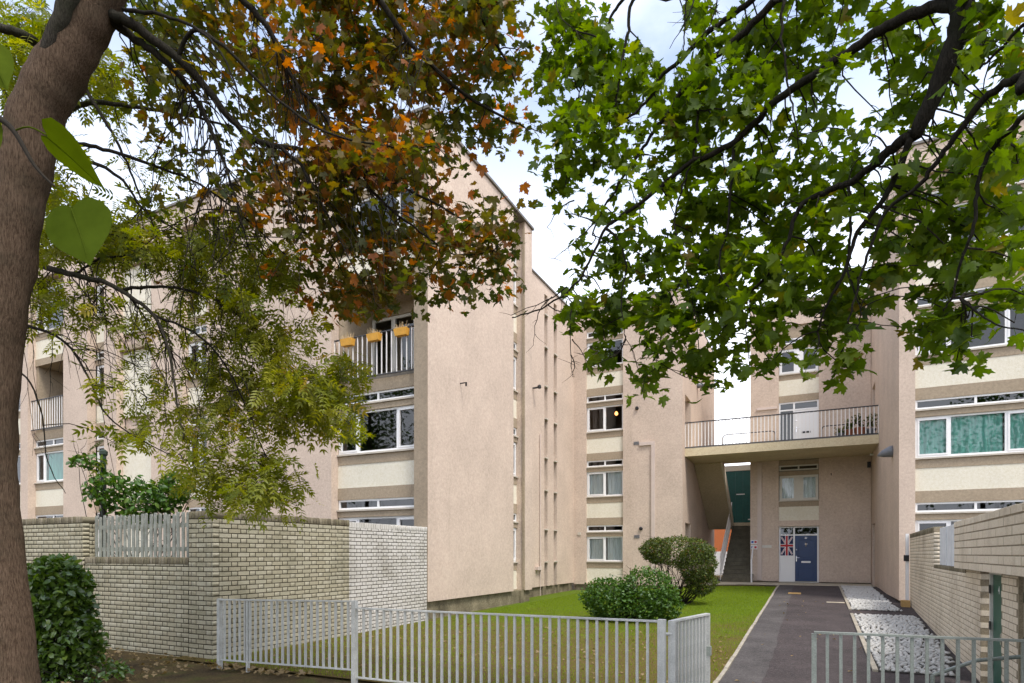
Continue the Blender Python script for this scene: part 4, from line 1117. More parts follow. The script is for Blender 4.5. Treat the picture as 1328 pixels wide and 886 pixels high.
class BrickSet:
    def __init__(self, parent): self.parent = parent; self.items = []
    def add(self, face, r, z, L, h, n, dep, mat):
        self.items.append((face, r, z, L, h, n, dep, mat))
    def lay(self, face, r0, r1, z0, z1, mat, n=0.0, openings=(), course=.075, flip=0, dep=.1025, jit=.0010, S=.215, H=.1025, j=.014):
        P = S + H + 2 * j; k = 0; z = z0
        while z < z1 - .02:
            h = min(course - j, z1 - z)
            off = (P / 2 if (k + flip) % 2 else 0.0) - P * 2
            r = r0 + off; s = 0
            while r < r1:
                L = S if s == 0 else H
                a, b = max(r, r0), min(r + L, r1)
                if b - a > .012 and not any(o[0] < b and o[1] > a and o[2] < z + h and o[3] > z for o in openings):
                    self.add(face, a, z, b - a, h, n + random.uniform(-jit, jit), dep, mat)
                r += L + j; s ^= 1
            z += course; k += 1
    def coping(self, face, r0, r1, z, mat, n=0.004, dep=.222, w=.065, h=.112):
        r = r0
        while r < r1 - .02:
            self.add(face, r, z, min(w, r1 - r), h + random.uniform(-.003, .003), n + random.uniform(-.003, .003), dep, mat); r += w + .010
    def finish(self, limit=300):
        me_by = {}
        def area(it):
            f, r, z, L, h, n, dep, mt = it
            c = Vector(f.p(r + L / 2, z + h / 2, n)); v = c - Vector((0, 0, EYE)); d = v.length
            cosn = max(0.0, -v.normalized().dot(f.n))
            if not in_view(c): return 0.0
            return L * h * cosn / (d * d)
        its = sorted(self.items, key=area, reverse=True)
        rest = {}
        for i, (f, r, z, L, h, n, dep, mt) in enumerate(its):
            X = f.r; Yv = -f.n; Z = Vector((0, 0, 1)); org = Vector(f.p(r, z, n))
            if X.cross(Yv).dot(Z) < 0:            # keep a right-handed frame by running x backwards
                org = Vector(f.p(r + L, z, n)); X = -X
            pick = random.random()
            if i < limit:
                if mt not in me_by:
                    me = bpy.data.meshes.new('brick'); me.from_pydata(BV, [], BQ); me.update(); me.materials.append(MT[mt]); me_by[mt] = me
                o = bpy.data.objects.new('brick', me_by[mt]); COL.objects.link(o)
                M = Matrix((X * L, Yv * dep, Z * h)).transposed().to_4x4(); M.translation = org
                o.matrix_basis = M; o.color = (pick, 0, 0, 1)
                attach(o, self.parent)
            else:
                rest.setdefault(mt, []).append((org, np.array([X, Yv, Z]).T, (L, dep, h), pick))
        for mt, l in rest.items():
            pos = np.array([q[0][:] for q in l]); rot = np.array([q[1] for q in l]); sc = np.array([q[2] for q in l]); pk = np.array([q[3] for q in l])
            o = stuff(link('far_bricks', scatter_mesh('far_bricks', BVN, BTRI, pos, rot, sc, pk), MT[mt], self.parent)); o.color = (0, 0, 0, 1)

XW, YW, TOPW = -8.22, 6.38, 2.17
lw = thing('garden_wall', (-10, 6.4, 0), 'grey cream brick garden wall turning a corner, with mossy coping and a lower middle stretch', 'brick wall')
bs = BrickSet(lw)
FW = faceA(YW); FWB = faceBp(XW); FWs = faceBp(-11.6)
ZS = -.155
bs.lay(FW, -15.5, -11.6, ZS, TOPW, 'brick')
bs.lay(FW, -11.575, -8.79, ZS, 1.445, 'brick', n=-.02, flip=1)
bs.lay(FW, -8.775, XW, ZS, TOPW, 'brick')
bs.lay(FWB, YW + .1125, 9.455, ZS, TOPW, 'brick', flip=1)
bs.lay(FWs, YW + .1125, YW + .215, 1.56, TOPW, 'brick')
bs.coping(FW, -15.5, -11.6, TOPW, 'brick_cop'); bs.coping(FW, -11.575, -8.79, 1.448, 'brick_cop', n=-.016, dep=.2)
bs.coping(FW, -8.775, XW + .004, TOPW, 'brick_cop'); bs.coping(FWB, YW + .235, 9.455, TOPW, 'brick_cop')
def core(r0, r1, z1, face, n=0.0, t=.2):
    m = MB(); face.box(m, r0, r1, -.3, z1, n - t, n - .0022); m.build('mortar_core', MT['mortar'], lw)
core(-15.5, -11.611, TOPW + .09, FW); core(-11.609, -8.79, 1.535, FW, -.02, .18); core(-8.785, XW - .0030, TOPW + .09, FW)
core(YW + .205, 9.455, TOPW + .09, FWB)
bs.finish()
sw = thing('garden_wall', (-8.25, 10.8, 0), 'whiter brick wall section butting against the blank pink end wall', 'brick wall')
bs = BrickSet(sw); FW2 = faceBp(XW - .015)
bs.lay(FW2, 9.475, 12.215, ZS, TOPW - .03, 'brick_white'); bs.coping(FW2, 9.475, 12.215, TOPW - .03, 'brick_white')
m = MB(); FW2.box(m, 9.475, 12.215, -.3, TOPW + .06, -.2, -.0022); m.build('mortar_core', MT['mortar'], sw)
bs.finish()

# picket panel standing on the low stretch
pk = thing('picket_panel', (-10.2, 6.55, 1.55), 'weathered grey picket panel with flaking paint set on the low brick wall', 'fence panel')
MB().box(-11.58, -8.80, 6.575, 6.605, 1.66, 1.73).build('rail', MT['picket'], pk)
MB().box(-11.58, -8.80, 6.575, 6.605, 2.05, 2.12).build('rail', MT['picket'], pk)
for i in range(23):
    x = -11.52 + i * .118; w = .030; b = random.uniform(-.012, .012); tp = 2.29 + random.uniform(-.025, .02)
    m = MB(); y0 = 6.552 + random.uniform(-.004, .004)
    m.prism([(x - w + b * .3, y0, 1.545), (x + w + b * .3, y0, 1.545), (x + w + b, y0, tp - .025), (x + w * .6 + b, y0, tp), (x - w * .6 + b, y0, tp), (x - w + b, y0, tp - .025)], (0, .022, 0))
    m.build('picket', MT['picket'], pk)

# right-hand wall: cream painted brick with bin-store doors under an overhanging panel
rw = thing('garden_wall', (2.0, 12, 0), 'cream painted brick wall with an overhanging panel and green doors beside the cobbles', 'brick wall')
P1 = (2.36, 18.96)
FRW = Face(P1, (-.047, -1.0), (-1.0, .047))
sR = math.hypot(.047, 1.0)
def ru(u): return (18.96 - u) * sR
bs = BrickSet(rw)
OP = [(ru(9.32), ru(8.22), -.5, 1.40), (ru(7.43), ru(6.55), -.5, 1.40)]
kw = dict(course=.075, S=.215, H=.1025)
bs.lay(FRW, ru(18.9), ru(13.95), -.2, 2.02, 'brick_cream', j=.009, jit=.0005)
bs.lay(FRW, ru(13.94), ru(10.4), -.2, 1.345, 'brick_cream', openings=OP, flip=1, j=.009, jit=.0005)
bs.lay(FRW, ru(10.39), ru(4.2), -.2, 1.395, 'brick_cream', openings=OP, flip=1, j=.009, jit=.0005)
bs.coping(FRW, ru(18.9), ru(13.95), 2.02, 'brick_cop'); bs.coping(FRW, ru(13.94), ru(10.4), 1.345, 'brick_cop', dep=.12, n=.002, h=.065)
FEND = Face(FRW.p(ru(13.945), 0, 0)[:2], (1.0, -.047), (-.047, -1.0))
bs.lay(FEND, .1, .215, 1.42, 2.02, 'brick_cream')
FSL = FRW.shift(.13)
bs.lay(FSL, ru(10.45), ru(4.2), 1.42, 1.98, 'brick_cream', course=.0935, S=.44, H=.215, jit=.0012)
bs.coping(FSL, ru(10.45), ru(4.2), 1.985, 'brick_cream', w=.215, h=.075, dep=.35)
def rcore(a, b, z0, z1, n0=-.2, n1=-.0010, mat='mortar_c'):
    m = MB(); FRW.box(m, ru(a), ru(b), z0, z1, n0, n1); m.build('mortar_core', MT[mat], rw)
rcore(18.9, 13.96, -.4, 2.10); rcore(13.94, 9.34, -.4, 1.40); rcore(8.2, 7.45, -.4, 1.40); rcore(6.53, 4.2, -.4, 1.40)
rcore(10.44, 4.2, 1.425, 2.05, -.22, .1275)
bs.finish()
for a, b in ((9.32, 8.22), (7.43, 6.55)):
    m = MB(); FRW.box(m, ru(a) - .01, ru(b) + .01, -.4, 1.41, -.9, -.75); FRW.box(m, ru(a) - .1, ru(a) - .012, -.4, 1.41, -.74, -.205); FRW.box(m, ru(b) + .012, ru(b) + .1, -.4, 1.41, -.74, -.205); m.build('store_lining', MT['mortar_c'], rw)
# boarded white panel over the low stretch
wp = thing('board_panel', FRW.p(ru(12.2), 1.41, -.1), 'white painted board panel standing on the low stretch of the cream wall', 'fence panel')
r = ru(13.9)
while r < ru(10.46):
    m = MB(); FRW.box(m, r, r + .142, 1.40, 2.10 + random.uniform(-.006, .006), -.115, -.09 + random.uniform(-.003, .003)); m.build('board', MT['picket_w'], wp); r += .146
m = MB(); FRW.box(m, ru(13.9), ru(10.46), 1.55, 1.62, -.15, -.116); FRW.box(m, ru(13.9), ru(10.46), 1.92, 1.99, -.15, -.116); m.build('rail', MT['picket_w'], wp)

def store_door(u0, u1, num):
    d = thing('store_door', FRW.p(ru((u0 + u1) / 2), 0, -.06), 'green store door marked 4 in the cream wall' if num else 'second green store door in the cream wall, next to the railing end', 'door', 'green store doors')
    a, b = ru(u0), ru(u1)
    m = MB(); FRW.box(m, a, b, 0.02, 1.375, -.10, -.06); FRW.box(m, a + .06, b - .06, .1, 1.3, -.06, -.054); m.build('leaf', MT['green'], d)
    m = MB(); FRW.box(m, a - .045, a - .005, 0, 1.40, -.13, -.03); FRW.box(m, b + .005, b + .04, 0, 1.40, -.13, -.03); FRW.box(m, a - .004, b + .004, 1.378, 1.40, -.13, -.03); m.build('frame', MT['offwhite'], d)
    for z in (.25, .72, 1.15):
        m = MB(); FRW.box(m, a - .03, a + .03, z, z + .10, -.03, -.02); m.build('hinge', MT['black'], d)
    m = MB(); m.tube([FRW.p(b - .07, .62, -.055), FRW.p(b - .07, .62, -.02), FRW.p(b - .07, .74, -.02), FRW.p(b - .07, .74, -.055)], .009, 6); m.build('handle', MT['chrome'], d)
    if num: put_text(num, .13, FRW, (a + b) / 2, 1.2, -.053, MT['whitep'], d, 'door_number')
store_door(8.97, 8.27, '4'); store_door(7.36, 6.62, None)
gp = thing('gate_post', (2.30, 18.99, .2), 'slim white post with a black lock where the cream wall meets the right block', 'post')
MB().box(2.27, 2.34, 18.92, 19.02, 0.15, 2.14).build('post', MT['whitep'], gp)
MB().box(2.22, 2.34, 18.88, 18.919, 1.42, 1.58).build('lock_case', MT['black'], gp)
tag(MB().box(2.12, 2.30, 18.35, 18.62, 0.2, .42).build('timber_block', MT['timber']), 'small tan timber block at the foot of the white gate post', 'block')

# ------------------------------------------------------------------ street railings
YF = 6.0
def fence(name, label, x0, x1, z0, z1, h, spacing, mat, posts, group='street railings'):
    t = thing(name, ((x0 + x1) / 2, YF, 0), label, 'railing', group)
    railing(t, [(x0, YF, z0), (x1, YF, z1)], h, spacing, MT[mat], MT[mat], bar=.0125, bottom=.07, rail=.018, skip_ends=True, top_w=.024)
    for (x, w, top) in posts:
        MB().box(x - w, x + w, YF - w, YF + w, -.25, top).build('post', MT[mat], t)
    return t
fence('railing_fence', 'short pale grey railing panel against the garden wall corner, set higher', -7.59, -5.13, 0.03, 0.09, .93, .104, 'fence', ((-7.59, .028, .975), (-7.02, .018, .98), (-5.13, .03, 1.03)))
fence('railing_fence', 'long pale grey railing panel along the lawn up to the gate post', -5.09, -1.335, 0.0, 0.02, .935, .104, 'fence', ((-1.30, .036, .975),))
fence('railing_fence', 'grey green railing panel between the path and the cream wall', 0.035, 1.70, 0.0, 0.02, .925, .104, 'fence_g', ((0.035, .02, .915), (1.71, .02, .935)))
tag(MB().tube([(1.0, 6.62, .52), (1.35, 6.75, .66), (1.72, 6.9, .70)], .018, 8).build('wall_handrail', MT['fence_g']), 'short sloping grey handrail behind the railing by the green store door', 'handrail')
MB().tube([(1.0, 6.62, .52), (1.0, 6.62, -.05)], .018, 8).build('post', MT['fence_g'], bpy.data.objects['wall_handrail'])
g = thing('gate', (-1.22, 6.03, 0), 'pale grey barred gate swung open towards the lawn', 'gate')
gd = Vector((0.20, 0.86, 0)).normalized(); g0 = Vector((-1.215, 6.075, 0.02)); g1 = g0 + gd * .92
railing(g, [g0 + gd * .03, g1], .935, .085, MT['fence'], MT['fence'], bar=.0125, bottom=.10, rail=.02, top_w=.026)
for p, w in ((g0, .034), (g1, .022)):
    MB().box(p.x - w, p.x + w, p.y - w, p.y + w, .06, .96).build('stile', MT['fence'], g)
for z in (.22, .83):
    MB().tube([(-1.30, 6.03, z), (-1.215, 6.05, z)], .016, 8).build('hinge', MT['fence'], g)
m = MB(); m.box(g1.x - .05, g1.x + .035, g1.y - .03, g1.y + .03, .50, .60); m.build('latch', MT['fence_g'], g)

# lamp pole behind the wall
lp = thing('lamp_post', (-12.5, 7.25, 0), 'thin dark green pole standing behind the low brick wall', 'pole')
MB().tube([(-12.5, 7.25, -.1), (-12.5, 7.25, 1.2), (-12.5, 7.25, 3.55)], [.075, .06, .05], 10).build('pole', MT['pole'], lp)
MB().lathe((-12.5, 7.25, 3.54), [(.055, 0), (.075, .03), (.075, .09), (.03, .13)], 12).build('cap', MT['pole'], lp)

# ------------------------------------------------------------------ foliage
def fan_leaf(outline, centre, zfun):
    pts = [(0.0, 0.0)] + outline
    full = outline + [(-x, y) for x, y in reversed(outline[1:-1])] if outline[0][0] == 0 and outline[-1][0] == 0 else outline
    v = [(centre[0], centre[1], zfun(*centre))] + [(x, y, zfun(x, y)) for x, y in full]
    n = len(full)
    t = [(0, i + 1, (i + 1) % n + 1) for i in range(n)]
    return v, t

MAPLE = [(0.0, 0.02), (.13, -.06), (.40, -.05), (.34, .10), (.50, .16), (.47, .26), (.64, .46), (.46, .45), (.41, .56), (.21, .44), (.20, .66), (.27, .73), (.12, .79), (0.0, 1.0)]
def maple_leaf(fold, curl):
    v, t = fan_leaf(MAPLE, (0, .28), lambda x, y: fold * abs(x) - curl * (y - .2) ** 2 - .25 * curl * x * x)
    b = len(v)
    v += [(-.012, .03, 0), (.012, .03, 0), (0.0, -.28, .05), (0.012, -.55, .16)]
    t += [(b, b + 2, b + 1), (b + 1, b + 2, b + 3)]
    return np.array(v), np.array(t)
MAPLES = [maple_leaf(.22, .30), maple_leaf(-.12, .45), maple_leaf(.38, .12)]

def oval_leaf(w, fold=.25, curl=.3):
    o = [(0, 0), (w * .7, .25), (w, .5), (w * .75, .78), (0, 1.0)]
    v, t = fan_leaf(o, (0, .45), lambda x, y: fold * abs(x) - curl * (y - .3) ** 2)
    return np.array(v), np.array(t)
def small_leaf(w, fold=.3):
    v = np.array([(0, 0, 0), (w, .5, fold * w), (0, 1, -.1), (-w, .5, fold * w), (0, .5, 0)]); t = np.array([(0, 1, 4), (1, 2, 4), (2, 3, 4), (3, 0, 4)])
    return v, t

def ash_leaf(n_pairs=4, bend=.35):
    V, T = [], []
    def leaflet(bx, by, bz, ang, L, w):
        c, s = math.cos(ang), math.sin(ang); k = len(V)
        for (x, y, z) in ((0, 0, 0), (w, .3, .03), (w * .8, .65, .0), (0, 1, -.12), (-w * .8, .65, .0), (-w, .3, .03)):
            px, py = x * L, y * L
            V.append((bx + c * px + s * py, by - s * px + c * py, bz + z * L))
        T.extend([(k, k + 1, k + 5), (k + 1, k + 2, k + 4), (k + 1, k + 4, k + 5), (k + 2, k + 3, k + 4)])
    z = lambda y: -bend * y * y
    for i in range(n_pairs):
        y = .28 + .60 * i / (n_pairs - 1) * .95
        for sg in (-1, 1): leaflet(0, y, z(y), sg * math.radians(58 - i * 5), .34, .15)
    leaflet(0, .86, z(.86), 0, .36, .15)
    k = len(V); V += [(-.008, 0, 0), (.008, 0, 0), (.005, .45, z(.45)), (-.005, .45, z(.45)), (0, .87, z(.87))]
    T += [(k, k + 1, k + 2), (k, k + 2, k + 3), (k + 3, k + 2, k + 4)]
    return np.array(V), np.array(T)
ASHES = [ash_leaf(4, .35), ash_leaf(4, .6), ash_leaf(5, .2)]

def smooth_path(P, sub=5, jit=0.0):
    P = [Vector(p) for p in P]; out = []
    for i in range(len(P) - 1):
        p0, p1, p2, p3 = P[max(i - 1, 0)], P[i], P[i + 1], P[min(i + 2, len(P) - 1)]
        for s in range(sub):
            t = s / sub
            q = 0.5 * ((2 * p1) + (p2 - p0) * t + (2 * p0 - 5 * p1 + 4 * p2 - p3) * t * t + (3 * p1 - p0 - 3 * p2 + p3) * t ** 3)
            if jit and (i or s): q += Vector((random.gauss(0, jit), random.gauss(0, jit), random.gauss(0, jit)))
            out.append(q)
    out.append(P[-1]); return out

class Tree:
    def __init__(self, root): self.root = root; self.skel = []; self.rad = []; self.tw = MB(); self.leaves = []
    def limb(self, pts, r0, r1, mat, name='branch', n=8, jit=.004, sub=5):
        P = smooth_path(pts, sub, jit); k = len(P)
        R = [r0 + (r1 - r0) * (i / (k - 1)) ** .8 for i in range(k)]
        m = MB(); m.smooth = True; m.tube(P, R, n); o = m.build(name, mat, self.root)
        self.skel += P[2:]; self.rad += R[2:]
        return o
    def near(self, p, maxd=9.0):
        S = np.array([q[:] for q in self.skel]); d = np.linalg.norm(S - np.array(p[:]), axis=1); i = int(np.argmin(d))
        return self.skel[i], self.rad[i]
    def twig(self, a, b, r0, r1, sag=.1, n=5, k=5):
        a, b = Vector(a), Vector(b); L = (b - a).length
        pts = []
        w = Vector((random.gauss(0, .06), random.gauss(0, .06), random.gauss(0, .04))) * L
        for i in range(k + 1):
            t = i / k
            pts.append(a.lerp(b, t) + Vector((0, 0, sag * L * math.sin(math.pi * t))) + w * math.sin(math.pi * t * 1.3) + (Vector((random.gauss(0, .012), random.gauss(0, .012), random.gauss(0, .012))) * L if 0 < i < k else Vector((0, 0, 0))))
        self.tw.tube(pts, [r0 + (r1 - r0) * i / k for i in range(k + 1)], n, cap=False)
        return pts
    def clump(self, px, py, rx, ry, n, d, dd, spray=6, spread=.09, hue=None, main=.006, fine=.0025, sag=.08):
        c = at(px, py, d); a, ra = self.near(c)
        end = c + Vector((random.gauss(0, .05), random.gauss(0, .05), -.05))
        sub = self.twig(a, end, min(main, ra * .8), fine * 1.3, sag)
        ns = max(1, int(round(n / spray)))
        for s in range(ns):
            while True:
                u, v = random.uniform(-1, 1), random.uniform(-1, 1)
                if u * u + v * v < 1: break
            p = at(px + rx * u, py + ry * v, d + dd * random.uniform(-1, 1))
            src = min(sub, key=lambda q: (q - p).length)
            tp = self.twig(src, p, fine, fine * .5, .05, 3, 4)
            for l in range(spray):
                q = tp[-1 - (l % 3)] if l else tp[-1]
                q = q + Vector((random.gauss(0, spread), random.gauss(0, spread), random.gauss(0, spread) - spread * .4))
                self.leaves.append((q[0], q[1], q[2], hue(px + rx * u, py + ry * v) if hue else random.random()))
    def grow(self, variants, mat, size, sig, droop, nobj, twig_mat, name='leaf'):
        if self.tw.v: stuff(self.tw.build('twigs', twig_mat, self.root))
        A = np.array(self.leaves); n = len(A)
        if not n: return
        pos, hue = A[:, :3], A[:, 3]
        rot = rand_rot(n, sig, droop); sc = rng.uniform(size[0], size[1], n)
        dep = -SA * pos[:, 0] + CA * pos[:, 1]
        vis = np.array([in_view(p, 10) for p in pos])
        face = np.abs(np.einsum('ij,ij->i', rot[:, :, 2], (pos - np.array([0, 0, EYE])) / np.linalg.norm(pos - np.array([0, 0, EYE]), axis=1)[:, None]))
        score = np.where(vis, sc / np.maximum(dep, .3) * (.3 + face), 0)
        order = np.argsort(-score); big = order[:nobj]; rest = order[nobj:]
        meshes = []
        for v, t in variants:
            me = bpy.data.meshes.new(name); me.from_pydata([tuple(q) for q in v], [], [tuple(int(i) for i in q) for q in t]); me.update(); me.materials.append(mat); meshes.append(me)
        for i in big:
            o = bpy.data.objects.new(name, meshes[int(i) % len(meshes)]); COL.objects.link(o)
            M = Matrix([list(r) for r in rot[i] * sc[i]]).to_4x4(); M.translation = Vector(pos[i]); o.matrix_basis = M
            o.color = (float(hue[i]), 0, 0, 1); attach(o, self.root)
        for k, (v, t) in enumerate(variants):
            r = rest[rest % len(variants) == k]
            if len(r) == 0: continue
            o = stuff(link('foliage', scatter_mesh('foliage', v, t, pos[r], rot[r], sc[r], hue[r]), mat, self.root)); o.color = (0, 0, 0, 1)

def px_pts(L, d=None):
    return [at(q[0], q[1], q[2] if len(q) > 2 else d) for q in L]

# ---- autumn maple with the leaning trunk, left
lm = thing('maple_tree', (-6.1, 2.7, 0), 'maple tree with leaning brown trunk and rusty autumn leaves', 'tree')
T1 = Tree(lm)
TR = [(18, 990, 42), (12, 886, 34), (-6, 700, 29.5), (-14, 600, 29), (-10, 480, 29), (5, 345, 33), (24, 250, 30), (48, 150, 29.5), (74, 98, 29.5), (100, 50, 28.5), (126, 0, 28), (160, -70, 26), (190, -160, 24), (215, -300, 19), (225, -480, 13)]
P = smooth_path([at(x, y, 5.2) for x, y, r in TR], 6); R_ = []
for i in range(len(P)):
    t = i / 6; k = min(int(t), len(TR) - 2); f = t - k
    R_.append((TR[k][2] * (1 - f) + TR[k + 1][2] * f) * 5.2 / FPX * (1 + .03 * math.sin(i * 1.7)))
m = MB(); m.smooth = True; m.tube(P, R_, 24)
for i in range(len(m.v)):
    q = m.v[i]; a = math.sin(q[0] * 31 + q[2] * 5) * .006 + math.sin(q[1] * 43 + q[2] * 3) * .006
    m.v[i] = (q[0] + a, q[1] + a * .6, q[2])
m.build('trunk', MT['bark'], lm)
T1.skel += P[60:]; T1.rad += [.05] * len(P[60:])
dm = 5.6
LB = [
    ([(140, 18, 5.2), (165, 28, 5.2), (190, 45, 5.25), (230, 75, 5.3), (265, 112, 5.4), (300, 155, 5.5), (335, 183, 5.6), (362, 190, 5.6), (400, 196, 5.7), (445, 212, 5.7), (505, 235, 5.8), (560, 262, 5.9), (610, 290, 6.0)], .050, .008),
    ([(138, 22, 5.2), (168, 45, 5.3), (195, 65, 5.3), (230, 95, 5.4), (255, 130, 5.5), (275, 172, 5.5), (292, 215, 5.6), (310, 275, 5.6), (322, 320, 5.7)], .040, .006),
    ([(165, -80, 5.2), (230, -60, 5.2), (290, -20, 5.2), (335, 20, 5.3), (360, 60, 5.4), (385, 110, 5.5), (420, 150, 5.6), (440, 190, 5.6)], .045, .008),
    ([(185, -150, 5.2), (300, -130, 5.2), (400, -90, 5.3), (470, -30, 5.4), (520, 40, 5.5), (570, 95, 5.6), (630, 140, 5.8), (680, 165, 5.9)], .050, .008),
    ([(400, -90, 5.3), (520, -80, 5.4), (590, -20, 5.5), (640, 50, 5.6), (670, 110, 5.7)], .032, .006),
    ([(362, 190, 5.6), (390, 215, 5.5), (415, 260, 5.5), (440, 310, 5.6), (470, 365, 5.6)], .018, .005),
    ([(445, 212, 5.7), (500, 265, 5.7), (545, 300, 5.8), (590, 330, 5.9), (640, 325, 6.0)], .016, .004),
    ([(230, 75, 5.3), (250, 40, 5.2), (290, 60, 5.1), (350, 120, 5.2), (420, 170, 5.2), (500, 190, 5.3), (560, 190, 5.4)], .020, .005),
    ([(160, 12, 5.2), (210, 20, 5.0), (260, 40, 4.9), (300, 95, 4.9), (315, 160, 5.0)], .018, .005)]
for pts, a, b in LB: T1.limb(px_pts(pts), a, b, MT['bark_d'])
def autumn(x, y):
    s = math.sin(x * .021 + 1.3) * math.sin(y * .027 + .4) + .6 * math.sin(x * .06 + y * .045)
    base = .26 + .20 * s + (.16 if 340 < x < 620 and y < 330 else 0.0) - (.10 if x > 560 else 0)
    v = random.gauss(base, .2)
    if random.random() < .10 and 350 < x: v = random.uniform(.75, 1)
    return min(.999, max(0.0, v))
leafpx1 = .105 * FPX / 5.6
CL1 = []   # (x, y, rx, ry, cover)
for y in range(-40, 400, 46):
    for x in range(190, 700, 52):
        X, Y = x + random.uniform(-18, 18), y + random.uniform(-16, 16)
        c = 1.0
        # how thick the crown stands here
        if X < 330: c = .36 if Y < 150 else (.13 if Y < 300 else .03)
        if 330 <= X < 400: c = .75 if Y < 300 else .3
        if Y > 330 and not (430 < X < 560): c *= .4
        if Y > 375: c = .35 if 440 < X < 540 else 0
        if X > 530 and 175 < Y < 255: c = .28 if X < 575 else 0.0
        if X > 600 and 150 < Y <= 260: c = 0.0
        if X > 640 and Y > 60: c = .45 if Y < 150 else 0
        if X > 560 and 255 < Y < 350: c = 0.5
        if X > 620 and Y > 345: c = 0
        if X > 560 and Y > 350: c = .0
        if c > 0: CL1.append((X, Y, 42, 38, c))
CL1 += [(590, 300, 40, 24, 1.1), (630, 315, 32, 20, 1.2), (655, 300, 22, 16, 1.0), (600, 345, 24, 20, .9), (590, 375, 20, 16, 1.0), (655, 335, 20, 14, 1.0), (470, 375, 40, 25, 1.1), (520, 370, 30, 30, 1.0), (665, 150, 26, 26, .8), (615, 180, 18, 14, .7), (690, 165, 14, 14, .8), (560, 205, 30, 26, .9), (505, 200, 40, 40, .9), (445, 395, 25, 15, .8), (230, 60, 50, 40, .4), (200, 20, 40, 24, .4), (270, 20, 50, 30, .6)]
for (x, y, rx, ry, c) in CL1:
    d = 5.95 + random.uniform(-.45, .6) + (.2 if y > 250 else 0)
    n = 1.05 * c * math.pi * rx * ry / (.21 * leafpx1 ** 2)
    T1.clump(x, y, rx, ry, n, d, .35, spray=6, spread=.085, hue=autumn, main=.007, fine=.003)
# leafless hanging twigs in the thinner left half
for i in range(130):
    x = random.uniform(200, 520); y = random.uniform(60, 270)
    a, ra = T1.near(at(x, y, 5.6)); T1.twig(a, at(x + random.uniform(-10, 70), y + random.uniform(70, 170), 5.5 + random.uniform(-.2, .3)), .006, .002, .12, 4, 7)
T1.grow(MAPLES, MT['leaf_autumn'], (.068, .115), .75, .4, 300, MT['twig'])

# ---- ash behind it
ash = thing('ash_tree', (-7.2, 3.4, 0), 'ash tree with drooping twigs and feathery yellow green leaves', 'tree')
T2 = Tree(ash)
T2.limb(px_pts([(-22, 925), (-28, 760), (-24, 600), (-14, 480), (0, 345), (22, 250), (46, 150), (72, 98), (98, 50), (118, 0), (140, -90), (160, -220), (175, -380)], 6.3), .15, .07, MT['bark_g'], 'trunk', 14)
AB = [
    ([(20, 345, 6.3), (45, 343, 6.2), (75, 351, 6.1), (110, 360, 6.0), (140, 368, 6.0), (170, 385, 6.0), (200, 410, 6.0), (218, 450, 6.0), (228, 510, 6.0), (238, 570, 6.0)], .038, .008),
    ([(60, 155, 6.3), (80, 152, 6.3), (98, 139, 6.3), (130, 133, 6.3), (180, 140, 6.4), (245, 150, 6.5), (300, 165, 6.6)], .040, .010),
    ([(80, 182, 6.3), (110, 188, 6.2), (150, 198, 6.2), (200, 215, 6.2), (260, 240, 6.3), (320, 285, 6.4), (370, 330, 6.5)], .026, .006),
    ([(98, 98, 6.1), (120, 130, 6.0), (145, 172, 6.0), (165, 212, 6.0), (185, 262, 6.0), (205, 305, 6.0)], .022, .006),
    ([(92, 205, 6.3), (130, 215, 6.2), (160, 235, 6.2), (185, 270, 6.2), (230, 300, 6.3), (290, 340, 6.4)], .022, .006),
    ([(70, 108, 6.2), (52, 62, 6.0), (30, 46, 5.8), (0, 36, 5.7), (-60, 20, 5.5)], .050, .035),
    ([(36, 150, 5.22), (46, 108, 5.12), (64, 64, 5.06), (86, 12, 5.03), (108, -50, 5.0)], .03, .092),
    ([(160, 375, 6.0), (200, 372, 6.1), (250, 378, 6.2), (300, 400, 6.3), (345, 440, 6.4), (380, 480, 6.5), (420, 500, 6.6)], .018, .005),
    ([(200, 410, 6.0), (250, 430, 6.1), (290, 470, 6.2), (320, 530, 6.3), (345, 590, 6.4), (370, 620, 6.5)], .014, .004),
    ([(10, 420, 6.3), (45, 425, 6.2), (85, 445, 6.1), (115, 490, 6.0), (140, 540, 6.0), (190, 575, 6.0), (250, 600, 6.1)], .018, .004),
    ([(0, 470, 6.3), (35, 490, 6.2), (55, 540, 6.1), (62, 600, 6.0), (85, 640, 6.0)], .012, .003),
    ([(100, 355, 6.1), (130, 335, 6.2), (165, 330, 6.2), (190, 300, 6.3), (240, 290, 6.4)], .014, .004),
    ([(10, 290, 6.3), (55, 300, 6.3), (120, 300, 6.4), (200, 320, 6.5), (270, 360, 6.6)], .016, .004),
    ([(40, 185, 6.3), (20, 150, 6.5), (0, 110, 6.8), (-40, 60, 7.0)], .028, .012)]
for pts, a, b in AB: T2.limb(px_pts(pts), a, b, MT['bark_g'] if a >= .03 else MT['bark_d'])
def ashhue(x, y):
    v = random.gauss(.45, .2) + (.12 if 200 < x < 460 and 380 < y < 580 else 0)
    if y < 140: v -= .1
    return min(.999, max(0, v))
